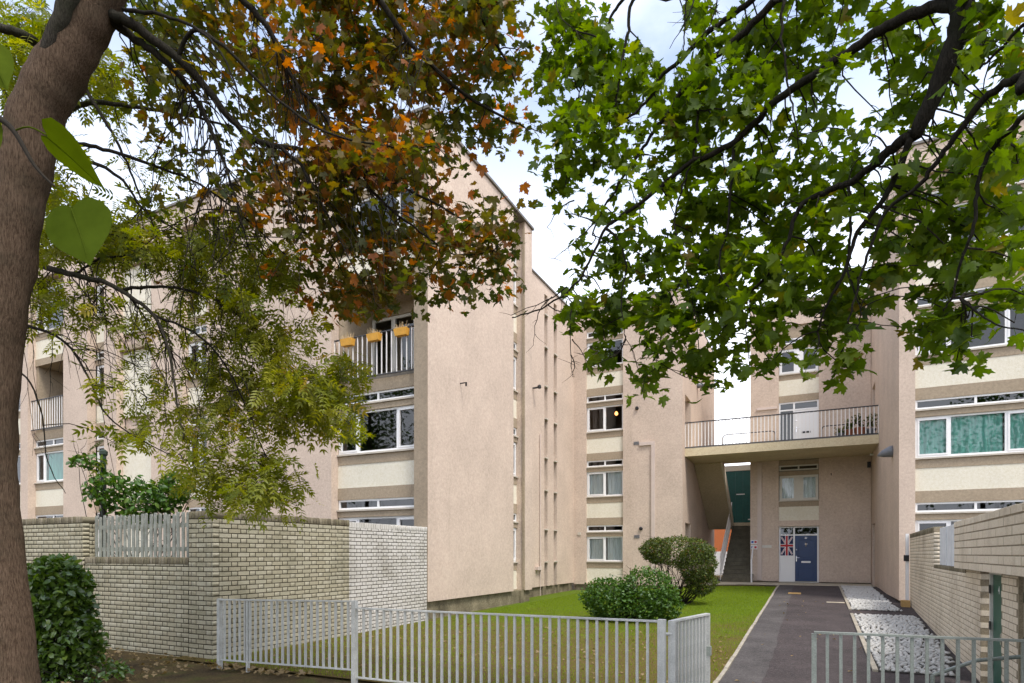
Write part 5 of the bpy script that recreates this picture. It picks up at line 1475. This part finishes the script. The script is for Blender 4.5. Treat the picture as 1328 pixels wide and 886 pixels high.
CL2 = [(20, 20, 40, 24, .9), (30, 60, 40, 30, .6), (60, 20, 30, 20, .5), (15, 100, 30, 40, .7), (70, 50, 30, 30, .4), (130, 90, 40, 34, .5), (150, 110, 34, 26, .7), (100, 120, 26, 20, .35),
       (75, 230, 34, 30, .45), (60, 260, 34, 28, .7), (110, 270, 44, 30, .6), (160, 290, 44, 28, .7), (60, 310, 44, 26, .8), (130, 320, 50, 26, .7), (200, 260, 34, 26, .3), (210, 310, 40, 30, .6), (180, 220, 30, 18, .2),
       (250, 330, 40, 34, .7), (290, 300, 40, 26, .5), (330, 330, 44, 30, .7), (370, 345, 36, 28, .8), (300, 370, 50, 30, .8), (240, 380, 40, 26, .5), (60, 370, 40, 26, .5), (110, 395, 40, 24, .4), (170, 410, 36, 24, .3),
       (210, 430, 36, 22, .45), (330, 410, 44, 24, .6), (360, 440, 36, 26, .6), (300, 440, 36, 26, .5), (270, 470, 44, 30, .6), (330, 490, 50, 30, 1.0), (390, 485, 44, 30, 1.0), (430, 500, 34, 34, 1.1), (455, 475, 18, 16, 1.3), (440, 540, 22, 18, 1.0), (400, 530, 40, 22, 1.0), (350, 530, 44, 22, .9), (290, 520, 40, 26, .7),
       (250, 540, 40, 24, .5), (200, 520, 40, 26, .25), (150, 500, 40, 24, .2), (190, 470, 40, 20, .3), (180, 560, 30, 20, .4), (290, 570, 40, 26, .6), (330, 600, 40, 26, .9), (280, 620, 40, 26, 1.0), (330, 635, 34, 22, 1.1), (375, 620, 26, 16, 1.0), (385, 650, 14, 10, .9), (240, 590, 30, 22, .5), (60, 420, 40, 20, .2), (110, 450, 30, 20, .12), (150, 565, 30, 12, .35), (395, 415, 20, 20, .4), (100, 180, 24, 16, .3), (20, 180, 26, 30, .5), (200, 190, 40, 20, .2), (190, 60, 26, 30, .3)]
apx = .20 * FPX / 6.4
for (x, y, rx, ry, c) in CL2:
    d = 6.4 + random.uniform(-.5, .7)
    n = 9.0 * c * math.pi * rx * ry / (.34 * apx ** 2)
    T2.clump(x, y, rx, ry, n, d, .5, spray=4, spread=.07, hue=ashhue, main=.006, fine=.0028)
for i in range(95):                        # bare drooping twigs
    x = random.uniform(20, 330); y = random.uniform(240, 470)
    a, ra = T2.near(at(x, y, 6.2)); e = at(x + random.uniform(-30, 80), y + random.uniform(60, 190), 6.2 + random.uniform(-.4, .5))
    pt = T2.twig(a, e, .006, .0018, .14, 4, 8)
    for q in range(3):
        s = pt[random.randint(2, 7)]; T2.twig(s, s + Vector((random.gauss(0, .14), random.gauss(0, .14), -random.uniform(.05, .3))), .0025, .0012, .05, 3, 3)
T2.grow(ASHES, MT['leaf_ash'], (.15, .24), .7, .8, 300, MT['twig'])

# ---- green maple overhanging from the right
gm = thing('maple_tree', (3.4, 2.6, 0), 'green maple overhanging the path, its boughs reaching in above the footbridge', 'tree')
T3 = Tree(gm)
hub = Vector((2.9, 2.9, 5.2))
T3.limb([(3.4, 2.6, -.1), (3.38, 2.62, .4), (3.3, 2.65, 1.8), (3.15, 2.75, 3.6), hub, (2.7, 3.1, 6.6), (2.5, 3.3, 8.0)], .24, .10, MT['bark_g'], 'trunk', 16, .003)
def dr(px): return 5.1 - (px - 700) / 628.0 * 2.0
def gp_(L): return [at(x, y, dr(x) + (L2 if isinstance(L2, float) else 0)) for (x, y, *rest) in L for L2 in [rest[0] if rest else 0]]
top1 = at(1255, -70, 3.35)
T3.limb([hub, hub.lerp(top1, .5) + Vector((0, 0, .35)), top1] + gp_([(1247, 0), (1242, 45), (1218, 108), (1196, 158), (1180, 178)]), .085, .036, MT['bark_d'], 'branch', 12)
GB = [
    ([(1180, 176), (1160, 190), (1143, 205), (1128, 218), (1100, 238), (1082, 244), (1050, 258), (1034, 276), (1022, 312), (1004, 346), (965, 386)], .034, .008, 0),
    ([(1182, 178), (1165, 222), (1140, 266), (1112, 302), (1097, 350), (1070, 402), (1060, 430)], .022, .006, 0),
    ([(1244, 6), (1205, 10), (1150, 35), (1108, 62), (1060, 95), (1018, 122), (978, 160), (950, 186), (918, 202), (888, 216), (848, 250), (802, 284), (785, 296), (768, 332), (744, 372), (702, 400), (664, 412)], .036, .005, 0),
    ([(1150, -120), (1080, -70), (1002, 4), (960, 46), (925, 76), (898, 98), (880, 124), (868, 146), (848, 170), (830, 198), (802, 240), (780, 276), (768, 305)], .036, .006, .1),
    ([(1080, -110), (1030, -60), (975, 0), (940, 26), (905, 55), (880, 80), (856, 100), (848, 120), (828, 142), (798, 166), (768, 188), (738, 214), (715, 252)], .028, .005, .2),
    ([(980, -120), (900, -60), (822, 0), (815, 40), (806, 82), (800, 122), (792, 152), (788, 170)], .022, .005, .2),
    ([(960, -130), (870, -60), (808, 0), (792, 24), (780, 52), (768, 84), (755, 112), (742, 150)], .020, .004, .3),
    ([(1060, -60), (1018, 0), (1014, 42), (1017, 74), (1022, 112), (1030, 150), (1036, 176)], .014, .004, -.1),
    ([(897, 108), (905, 136), (903, 170), (899, 204), (886, 240), (875, 290), (888, 352), (900, 400)], .014, .004, 0),
    ([(1400, 40), (1328, 96), (1295, 114), (1265, 142), (1240, 176), (1215, 210), (1188, 244), (1150, 274), (1126, 330), (1112, 372), (1100, 420)], .026, .005, -.2),
    ([(952, 186), (948, 240), (944, 292), (932, 345), (955, 385), (972, 402)], .012, .004, 0),
    ([(1330, 150), (1290, 190), (1268, 240), (1263, 292), (1246, 340), (1236, 382), (1224, 404)], .014, .004, -.2),
    ([(1100, 240), (1103, 300), (1099, 350), (1116, 402), (1112, 424)], .010, .003, 0),
    ([(785, 296), (800, 310), (812, 345), (806, 390), (812, 440)], .012, .003, 0),
    ([(888, 352), (868, 395), (858, 440), (848, 480)], .008, .003, 0),
    ([(780, 52), (745, 40), (720, 60), (705, 90)], .008, .003, .2),
    ([(1400, -20), (1340, 20), (1300, 60), (1270, 90)], .016, .005, -.2),
    ([(890, -60), (890, 0), (888, 40), (886, 75)], .010, .004, .2),
    ([(1236, 382), (1260, 400), (1290, 420), (1330, 430)], .008, .003, -.1)]
for pts, a, b, off in GB:
    P = [at(x, y, dr(x) + off) for x, y in pts]
    if pts[0][1] < -40 or pts[0][0] > 1340: P = [hub.lerp(Vector((2.6, 3.2, 6.9)), random.uniform(0, .8))] + P
    T3.limb(P, a, b, MT['bark_d'])
CL3 = [(735, 20, 34, 26, 1), (760, 40, 34, 34, 1.1), (715, 60, 22, 34, .9), (705, 110, 16, 30, .7), (725, 85, 20, 25, .8), (722, 110, 14, 20, .6), (800, 70, 30, 30, .8), (820, 95, 26, 30, 1), (760, 85, 26, 26, .9), (785, 115, 36, 30, 1.1),
       (740, 140, 30, 26, 1), (725, 165, 22, 22, .9), (770, 165, 36, 30, 1.1), (735, 195, 30, 22, 1), (775, 210, 26, 18, 1), (715, 215, 18, 12, 1), (715, 240, 24, 14, 1.2), (745, 235, 16, 10, .8), (810, 150, 36, 34, 1.1), (830, 200, 34, 30, 1), (855, 130, 30, 30, .9), (845, 80, 14, 18, .9),
       (880, 170, 36, 34, 1.1), (890, 120, 26, 24, .9), (905, 60, 26, 22, .8), (895, 20, 24, 20, .8), (925, 15, 22, 14, .8), (915, 100, 34, 28, 1), (950, 80, 40, 40, 1.1), (975, 30, 34, 30, 1), (1000, 70, 36, 40, 1.1), (1030, 30, 40, 34, 1.1), (1070, 15, 34, 22, 1), (1060, 70, 34, 34, 1), (1090, 50, 22, 20, .8), (1085, 85, 24, 16, .9),
       (950, 140, 40, 26, 1), (980, 110, 34, 26, 1), (915, 150, 34, 34, 1), (905, 200, 34, 30, 1.1), (945, 215, 34, 30, 1), (990, 150, 30, 20, .8), (1045, 115, 26, 16, .9), (1015, 160, 20, 20, .5), (1000, 190, 26, 22, .9), (985, 225, 36, 30, 1), (1010, 215, 16, 10, .7), (1060, 135, 14, 10, .5),
       (860, 235, 30, 26, .9), (820, 255, 30, 18, .7), (745, 275, 16, 12, .6), (765, 275, 22, 12, .7), (790, 275, 24, 14, .8), (835, 295, 26, 26, .8), (880, 275, 26, 26, .9), (905, 265, 30, 26, 1),
       (770, 320, 24, 22, .9), (800, 325, 24, 28, 1), (825, 345, 28, 18, .8), (755, 355, 18, 16, .8), (860, 345, 34, 30, 1.1), (900, 320, 34, 34, 1.1), (945, 270, 36, 34, 1.1), (935, 330, 40, 36, 1.2), (985, 285, 40, 34, 1.1), (980, 340, 40, 34, 1.2), (1020, 260, 34, 26, 1), (1030, 300, 34, 30, 1.1), (1060, 270, 34, 24, 1), (1075, 310, 30, 30, 1), (1090, 265, 26, 16, .9), (1035, 350, 40, 34, 1.1), (1080, 360, 34, 30, 1),
       (735, 400, 22, 16, 1.1), (760, 395, 22, 16, 1), (790, 385, 34, 24, 1.1), (745, 420, 16, 10, 1), (785, 420, 30, 20, 1.1), (790, 455, 20, 18, 1.3), (780, 475, 14, 10, 1.1), (825, 410, 30, 24, 1.1), (850, 400, 36, 30, 1.2), (850, 440, 30, 22, 1.2), (840, 470, 22, 18, 1.3), (835, 500, 20, 12, 1.3), (880, 420, 30, 26, 1.1), (905, 380, 34, 30, 1.2), (905, 440, 28, 20, 1.2), (900, 470, 34, 16, 1.3), (920, 400, 20, 30, 1), (945, 380, 30, 26, 1.1), (940, 430, 22, 20, 1.1), (935, 460, 18, 14, 1), (915, 500, 16, 9, 1.3), (940, 495, 10, 6, 1.2),
       (985, 390, 34, 30, 1.2), (990, 430, 26, 22, 1.2), (985, 465, 24, 18, 1.3), (1005, 450, 16, 18, 1.1), (965, 470, 14, 10, 1.1), (1025, 395, 34, 26, 1.1), (1060, 400, 34, 26, 1.1), (1075, 440, 26, 24, 1.2), (1060, 460, 16, 16, 1.1), (1095, 470, 22, 16, 1.3), (1105, 485, 16, 9, 1.3), (1090, 400, 34, 26, 1.1), (1115, 430, 22, 22, 1.1), (1105, 385, 26, 18, 1),
       (1125, 345, 26, 18, .9), (1120, 385, 22, 18, .9), (1140, 355, 22, 16, .9), (1165, 345, 20, 14, .9), (1110, 190, 24, 26, .8), (1085, 170, 22, 18, .7), (1080, 200, 26, 22, .9), (1050, 190, 22, 18, .8), (1045, 225, 34, 18, 1), (1085, 235, 30, 14, .8), (1130, 165, 16, 16, .7), (1070, 140, 10, 6, .7),
       (1140, 10, 26, 18, 1.1), (1170, 30, 24, 20, 1), (1145, 55, 20, 14, 1), (1190, 50, 26, 26, 1), (1210, 70, 26, 26, 1.1), (1175, 90, 22, 18, .9), (1190, 110, 22, 26, 1), (1170, 140, 26, 20, 1), (1150, 150, 16, 14, .8), (1232, 100, 14, 16, .9), (1240, 75, 12, 14, .9), (1225, 130, 10, 10, .7), (1205, 175, 14, 10, .6), (1225, 150, 12, 8, .8),
       (1270, 25, 26, 24, 1.1), (1300, 40, 30, 34, 1.1), (1320, 80, 22, 34, 1.1), (1285, 60, 24, 20, .9), (1310, 120, 24, 22, .8), (1280, 110, 16, 10, .6), (1300, 155, 26, 22, .9), (1265, 150, 16, 10, .7), (1250, 185, 26, 18, .8), (1290, 190, 34, 24, 1.1), (1320, 200, 24, 30, 1.1), (1200, 210, 26, 18, .7), (1180, 225, 26, 16, .8), (1160, 205, 18, 12, .6), (1240, 220, 34, 22, 1), (1280, 235, 36, 24, 1.2), (1315, 260, 26, 34, 1.2), (1150, 245, 24, 18, .8), (1120, 250, 22, 12, .8), (1130, 275, 20, 12, .7),
       (1190, 270, 34, 26, 1.1), (1230, 275, 34, 28, 1.1), (1270, 290, 34, 28, 1.2), (1165, 310, 24, 22, 1.1), (1180, 340, 16, 14, 1), (1215, 315, 30, 26, 1.1), (1250, 330, 34, 24, 1.1), (1290, 340, 34, 26, 1.1), (1318, 330, 20, 30, 1.1), (1240, 360, 26, 22, 1), (1275, 375, 26, 16, 1), (1310, 380, 24, 18, 1), (1210, 390, 24, 16, 1.1), (1225, 410, 30, 20, 1.2), (1200, 430, 22, 16, 1.2), (1235, 440, 26, 18, 1.3), (1255, 455, 18, 9, 1.2), (1265, 430, 14, 12, 1), (1315, 400, 16, 12, .9)]
def greenhue(x, y):
    v = random.gauss(.46, .18)
    if random.random() < .012: v = .99
    return min(.999, max(0, v))
for (x, y, rx, ry, c) in CL3:
    d = dr(x) + random.uniform(-.05, .65); lp_ = .11 * FPX / d
    n = max(3, (1.55 if x > 1150 and y > 180 else 1.15) * c * math.pi * rx * ry / (.21 * lp_ ** 2))
    T3.clump(x, y, rx, ry, n, d, .3, spray=5, spread=.048, hue=greenhue, main=.006, fine=.0025)
for (x, y, ex, ey) in ((735, 372, 665, 412), (716, 385, 688, 440), (740, 460, 745, 490), (742, 440, 762, 470), (742, 400, 740, 480), (770, 290, 722, 335), (745, 260, 708, 292), (812, 440, 770, 480), (1030, 165, 1022, 185), (722, 0, 760, 60), (900, 0, 872, 60), (930, 0, 905, 60), (1100, 235, 1128, 190), (1128, 190, 1140, 160)):
    pt = T3.twig(at(x, y, dr(x)), at(ex, ey, dr(ex)), .006, .002, .03, 4, 7)
    for q in range(5):
        s = pt[random.randint(1, 7)]; T3.twig(s, s + Vector((random.gauss(0, .07), random.gauss(0, .07), random.gauss(-.03, .06))), .0025, .001, .03, 3, 3)
for i in range(26):                        # crown above the frame
    x = random.uniform(760, 1500); y = random.uniform(-230, -60); d = max(2.6, dr(min(x, 1328))) + random.uniform(-.1, .6)
    T3.clump(x, y, 50, 40, 34, d, .4, spray=5, spread=.07, hue=greenhue, main=.008, fine=.003)
T3.grow(MAPLES, MT['leaf_green'], (.070, .118), .75, .5, 300, MT['twig'])

# ---- sapling with broad heart leaves, close by on the left
sp = thing('lime_sapling', at(-190, 760, 1.5), 'sapling twig with large heart shaped leaves hanging in front of the leaning trunk', 'sapling')
base = at(-190, 760, 1.5); base.z = -.05
m = MB(); m.smooth = True
m.tube(smooth_path([base, base + Vector((.02, 0, .8)), base + Vector((0, .03, 1.7)), at(-120, 60, 1.4), at(-60, 105, 1.32), at(-5, 150, 1.28), at(18, 170, 1.26), at(45, 215, 1.25), at(72, 243, 1.24)], 5), [.014 - .012 * i / 40 for i in range(41)], 7)
m.build('stem', MT['twig'], sp)
def heart():
    o = [(0, .06), (.10, -.03), (.27, -.05), (.42, .05), (.49, .22), (.47, .40), (.36, .60), (.20, .80), (.07, .94), (0, 1.06)]
    full = o + [(-x, y) for x, y in reversed(o[1:-1])]
    zf = lambda x, y: .12 * abs(x) - .10 * (y - .4) ** 2 + .012 * math.sin(x * 17 + y * 9)
    v = [(x, y, zf(x, y)) for x, y in full]; k = len(full)
    inner = [(x * .5, .42 + (y - .42) * .5, zf(x * .5, .42 + (y - .42) * .5)) for x, y in full]
    v += inner + [(0, .42, zf(0, .42))]
    f = [(i, (i + 1) % k, k + (i + 1) % k, k + i) for i in range(k)] + [(k + i, k + (i + 1) % k, 2 * k) for i in range(k)]
    return v, f
hv, hf = heart()
rib = MB(); rib.tube([(0, .06 + i * .1, -.02 - .10 * (.06 + i * .1 - .4) ** 2) for i in range(10)], [.008 - .0006 * i for i in range(10)], 5)
rib_me = rib.mesh('midrib'); rib_me.materials.append(MT['leaf_lime'])
hm = bpy.data.meshes.new('leaf'); hm.from_pydata(hv, [], hf); hm.polygons.foreach_set('use_smooth', [True] * len(hf)); hm.update(); hm.materials.append(MT['leaf_lime'])
def big_leaf(b, t, side, wid, hue, stalk):
    b, t = at(*b), at(*t); y = t - b; L = y.length; yn = y.normalized()
    s = Vector(side); s = (s - yn * s.dot(yn)).normalized(); n = s.cross(yn)
    M = Matrix((s * wid, y / 1.06, n * L)).transposed().to_4x4(); M.translation = b
    o = bpy.data.objects.new('leaf', hm); COL.objects.link(o); o.matrix_basis = M; o.color = (hue, 0, 0, 1); attach(o, sp)
    r_ = bpy.data.objects.new('midrib', rib_me); COL.objects.link(r_); r_.matrix_basis = M.copy(); r_.color = (.999, 0, 0, 1); attach(r_, o)
    q = MB(); q.tube(smooth_path([at(*stalk), at(*stalk).lerp(b, .5) + Vector((0, 0, .01)), b + y * .04], 3), .0016, 5); q.build('leaf_stalk', MT['leaf_lime'], sp)
right_v = (CA, SA, 0)
big_leaf((92, 266, 1.22), (120, 348, 1.20), (CA, SA, -.25), .135, .35, (72, 243, 1.24))
big_leaf((57, 172, 1.24), (141, 247, 1.30), (SA * .9, -CA * .9, .55), .115, .7, (18, 170, 1.26))
big_leaf((-18, 60, 1.28), (14, 122, 1.24), (CA, SA, .2), .075, .8, (-40, 120, 1.30))
big_leaf((-28, 150, 1.28), (-2, 215, 1.26), (CA, SA, .3), .07, .6, (-30, 128, 1.29))

# ---- shrubs
def leafy_shrub(t, blobs, n, leaf, mat, size, nobj, stems, stem_mat, hue, shell=.55, sig=.9, name='leaf'):
    T = Tree(t)
    vol = np.array([b[3] * b[4] * b[5] for b in blobs]) ** (2 / 3); vol /= vol.sum()
    for i in range(n):
        b = blobs[int(np.searchsorted(np.cumsum(vol), random.random()))] if len(blobs) > 1 else blobs[0]
        v = Vector((random.gauss(0, 1), random.gauss(0, 1), random.gauss(0, 1))).normalized()
        r = random.uniform(shell, 1.0) ** .6 * (1 + .10 * math.sin(v.x * 7 + i % 3) * math.sin(v.z * 6 + 1) + random.gauss(0, .03))
        p = (b[0] + v.x * b[3] * r, b[1] + v.y * b[4] * r, b[2] + v.z * b[5] * r)
        if p[2] < ground_z(p[0], p[1]) + .02: continue
        T.leaves.append((*p, hue(p)))
    base = Vector(t.location)
    for i in range(stems):
        b = random.choice(blobs); v = Vector((random.gauss(0, .5), random.gauss(0, .5), random.uniform(.0, .8)))
        e = Vector((b[0] + v.x * b[3], b[1] + v.y * b[4], b[2] + v.z * b[5]))
        a = base + Vector((random.gauss(0, .1), random.gauss(0, .1), -.05))
        pt = T.twig(a, e, .016, .004, -.08, 5, 7)
        for q in range(4):
            s = pt[random.randint(3, 7)]; T.twig(s, s + Vector((random.gauss(0, .18), random.gauss(0, .18), random.uniform(.02, .25))), .005, .002, .05, 3, 3)
    T.grow(leaf, mat, size, sig, .1, nobj, stem_mat, name)

def z_hue(lo, hi, spread=.2, flip=.0):
    return lambda p: min(.999, max(0, random.gauss(.45, spread)))
OV = [oval_leaf(.24), oval_leaf(.30, .1, .5)]; SM = [small_leaf(.28), small_leaf(.34, .1)]
gs = lambda x, y: (x, y, ground_z(x, y))
s1 = thing('round_shrub', gs(-3.75, 13.6), 'low rounded glossy green shrub on the lawn, in front of the tall stemmed shrub', 'shrub')
c = ground_z(-3.7, 13.6)
leafy_shrub(s1, [(-3.30, 13.7, c + .60, .66, .70, .62), (-4.15, 13.5, c + .50, .62, .66, .50), (-3.72, 13.4, c + .38, .95, .60, .42), (-2.95, 13.8, c + .35, .42, .5, .36)], 9000, SM, MT['leaf_shrub'], (.055, .095), 0, 30, MT['twig'], z_hue(0, 1))
s2 = thing('tall_shrub', gs(-3.35, 17.3), 'tall clipped shrub with bare stems and small leaves by the stair', 'shrub')
c = ground_z(-3.3, 17.3)
leafy_shrub(s2, [(-3.30, 17.3, c + 1.47, .95, .80, .42), (-2.78, 17.2, c + 1.12, .52, .60, .55), (-2.68, 17.3, c + .62, .42, .50, .36), (-3.92, 17.3, c + 1.50, .42, .55, .36)], 17000, SM, MT['leaf_hedge'], (.038, .070), 0, 46, MT['twig'], z_hue(0, 1, .27), shell=.75)
s3 = thing('laurel_bush', (-8.9, 4.6, 0), 'dark glossy laurel bush between the leaning trunk and the garden wall', 'shrub')
q = at(72, 880, 8.0)
leafy_shrub(s3, [(q.x - .05, q.y, .62, .46, .50, .70), (q.x + .05, q.y - .02, 1.02, .38, .42, .56), (q.x - .2, q.y + .1, 1.15, .34, .4, .44), (q.x + .26, q.y + .05, .45, .30, .4, .42)], 5200, OV, MT['leaf_laurel'], (.075, .125), 300, 24, MT['twig'], z_hue(0, 1), shell=.6)
s4 = thing('ground_ivy', (-8.2, 4.7, 0), 'low dark leafy growth spreading at the foot of the laurel bush', 'shrub')
leafy_shrub(s4, [(-8.35, 4.75, .06, .50, .35, .18), (-8.9, 4.5, .05, .6, .4, .16)], 900, OV, MT['leaf_laurel'], (.05, .09), 0, 6, MT['twig'], z_hue(0, 1))
s5 = thing('sycamore_sapling', (-11.6, 7.4, 0), 'young sycamore bush rising behind the low brick wall and picket panel', 'shrub')
b = at(185, 640, 11.6); b2 = at(140, 628, 11.6); b3 = at(215, 645, 11.4); b4 = at(230, 630, 11.6); b5 = at(115, 600, 11.7)
leafy_shrub(s5, [(b.x, b.y, b.z - .2, .75, .4, .50), (b2.x, b2.y, b2.z - .1, .55, .35, .36), (b3.x, b3.y, b3.z, .45, .35, .32), (b4.x, b4.y, b4.z, .35, .3, .3), (b5.x, b5.y, b5.z, .3, .3, .14)], 1900, OV, MT['leaf_shrub'], (.08, .14), 0, 26, MT['twig'], z_hue(0, 1, .25), shell=.3)
for (t, x, y, z, h) in pot_plants:
    T = Tree(t)
    for i in range(9):
        a = Vector((x, y, z - .02)); e = a + Vector((random.gauss(0, .12), random.gauss(0, .08), h * random.uniform(.5, 1.0))); T.twig(a, e, .006, .002, 0, 4, 4)
        for q in range(14):
            p = a.lerp(e, random.uniform(.3, 1.05)); T.leaves.append((p.x + random.gauss(0, .05), p.y + random.gauss(0, .05), p.z + random.gauss(0, .03), random.random()))
    T.grow(SM, MT['leaf_hedge'], (.07, .12), .9, .2, 0, MT['twig'])

# ---- grass and fallen leaves
def lawn_mask(x, y):
    return np.sin(x * 1.1 + 2) * np.sin(y * .9 + .5) + .6 * np.sin(x * 2.7 + y * 1.9) + .4 * np.sin(x * 5.3 - y * 4.1)
def gz_np(x, y):
    r = .42 * np.clip((y - 9) / 15.5, 0, 1); t = np.clip((x + 8.5) / 6.5, 0, 1); return r * (.22 + .78 * t * t * (3 - 2 * t))
ng = 170000
gx = rng.uniform(-8.25, -1.08, ng); gy = 6.2 + 17.9 * rng.uniform(0, 1, ng) ** 1.25
green = np.clip((gy - 11.0) * .16 + lawn_mask(gx, gy) * .30 + .35 * np.sin(gx * 9.1 + 3 * np.sin(gy * 3.7)) * np.sin(gy * 8.3), -0.4, 1)
keep = rng.uniform(0, 1, ng) < .35 + .65 * np.clip(green + .3, 0, 1)
keep &= ~((gx < -8.2) | ((gx < -3) & (gx < -8.0) & (gy > 12)))
gx, gy, green = gx[keep], gy[keep], green[keep]; n = len(gx)
gpos = np.stack([gx, gy, gz_np(gx, gy) - .004], 1)
GV = np.array([(-.5, 0, 0), (.5, 0, 0), (.15, .35, 1.0)]); GT = np.array([(0, 1, 2)])
a = rng.uniform(0, 2 * np.pi, n); rot = np.zeros((n, 3, 3)); rot[:, 0, 0] = np.cos(a); rot[:, 1, 0] = np.sin(a); rot[:, 0, 1] = -np.sin(a); rot[:, 1, 1] = np.cos(a); rot[:, 2, 2] = 1
hgt = rng.uniform(.018, .045, n); sc = np.stack([rng.uniform(.006, .012, n), hgt, hgt], 1)
pk = np.clip(.15 + .6 * np.clip(green, 0, 1) + rng.normal(0, .12, n), 0, .999)
stuff(tag(link('grass', scatter_mesh('grass', GV, GT, gpos, rot, sc, pk), MT['grass']), 'short mown grass of the lawn, worn brown near the railings', 'grass'))

def litter(n, x0, x1, y0, y1, label, size=(.05, .10)):
    x = rng.uniform(x0, x1, n); y = rng.uniform(y0, y1, n)
    pos = np.stack([x, y, gz_np(x, y) + rng.uniform(.008, .03, n)], 1)
    v, t = MAPLES[2]
    stuff(tag(link('fallen_leaves', scatter_mesh('fallen_leaves', v, t, pos, flat_rot(n, .4), rng.uniform(*size, n), np.clip(rng.normal(.45, .25, n), 0, .999)), MT['litter']), label, 'leaves'))
litter(420, -8.1, -1.1, 6.2, 12.0, 'brown fallen leaves scattered over the worn front of the lawn', (.03, .06))
litter(420, -12.5, -7.6, 4.2, 6.3, 'brown fallen leaves on the bare earth below the garden wall', (.03, .07))
litter(60, -7.6, -6.0, 5.85, 6.2, 'drift of fallen leaves caught under the railing by the wall corner')
litter(46, -1.0, 1.6, 7.0, 20.0, 'few pale fallen leaves on the asphalt path', (.03, .06))

# ---- street trees behind the viewpoint: they show in the window panes and shade the fronts
for i, (x, y, h, r) in enumerate(((-28, -9, 16, 5.6), (-20, -12, 14.5, 5.0), (-9, -15, 12, 4.2), (2, -16, 12, 4.2), (10.5, -12, 13, 4.6))):
    t = thing('street_tree', (x, y, 0), 'leafy street tree across the road, ' + ['tallest, reflected in the balcony bay windows', 'second tallest, beside the tallest', 'smaller, between the tall pair and the path', 'small, standing in line with the path', 'broad, facing the right block windows'][i], 'tree', 'street trees across the road')
    m = MB(); m.smooth = True; m.tube(smooth_path([(x, y, -.1), (x + .1, y, 1.2), (x - .05, y + .1, 3.2), (x + .15, y, h * .6), (x, y, h * .85)], 4, .02), [.26 - .2 * k / 16 for k in range(17)], 9); m.build('trunk', MT['bark_d'], t)
    blobs = []
    for k in range(14):
        a = random.uniform(0, 6.28); rr = random.uniform(.2, .7) * r
        blobs.append((x + rr * math.cos(a), y + rr * math.sin(a), h * random.uniform(.42, .92), r * .42, r * .42, r * .34))
    leafy_shrub(t, blobs, 5200 if i == 0 else 3000, OV, MT['leaf_shrub'], (.22, .36), 0, 14, MT['twig'], z_hue(0, 1), shell=.3)
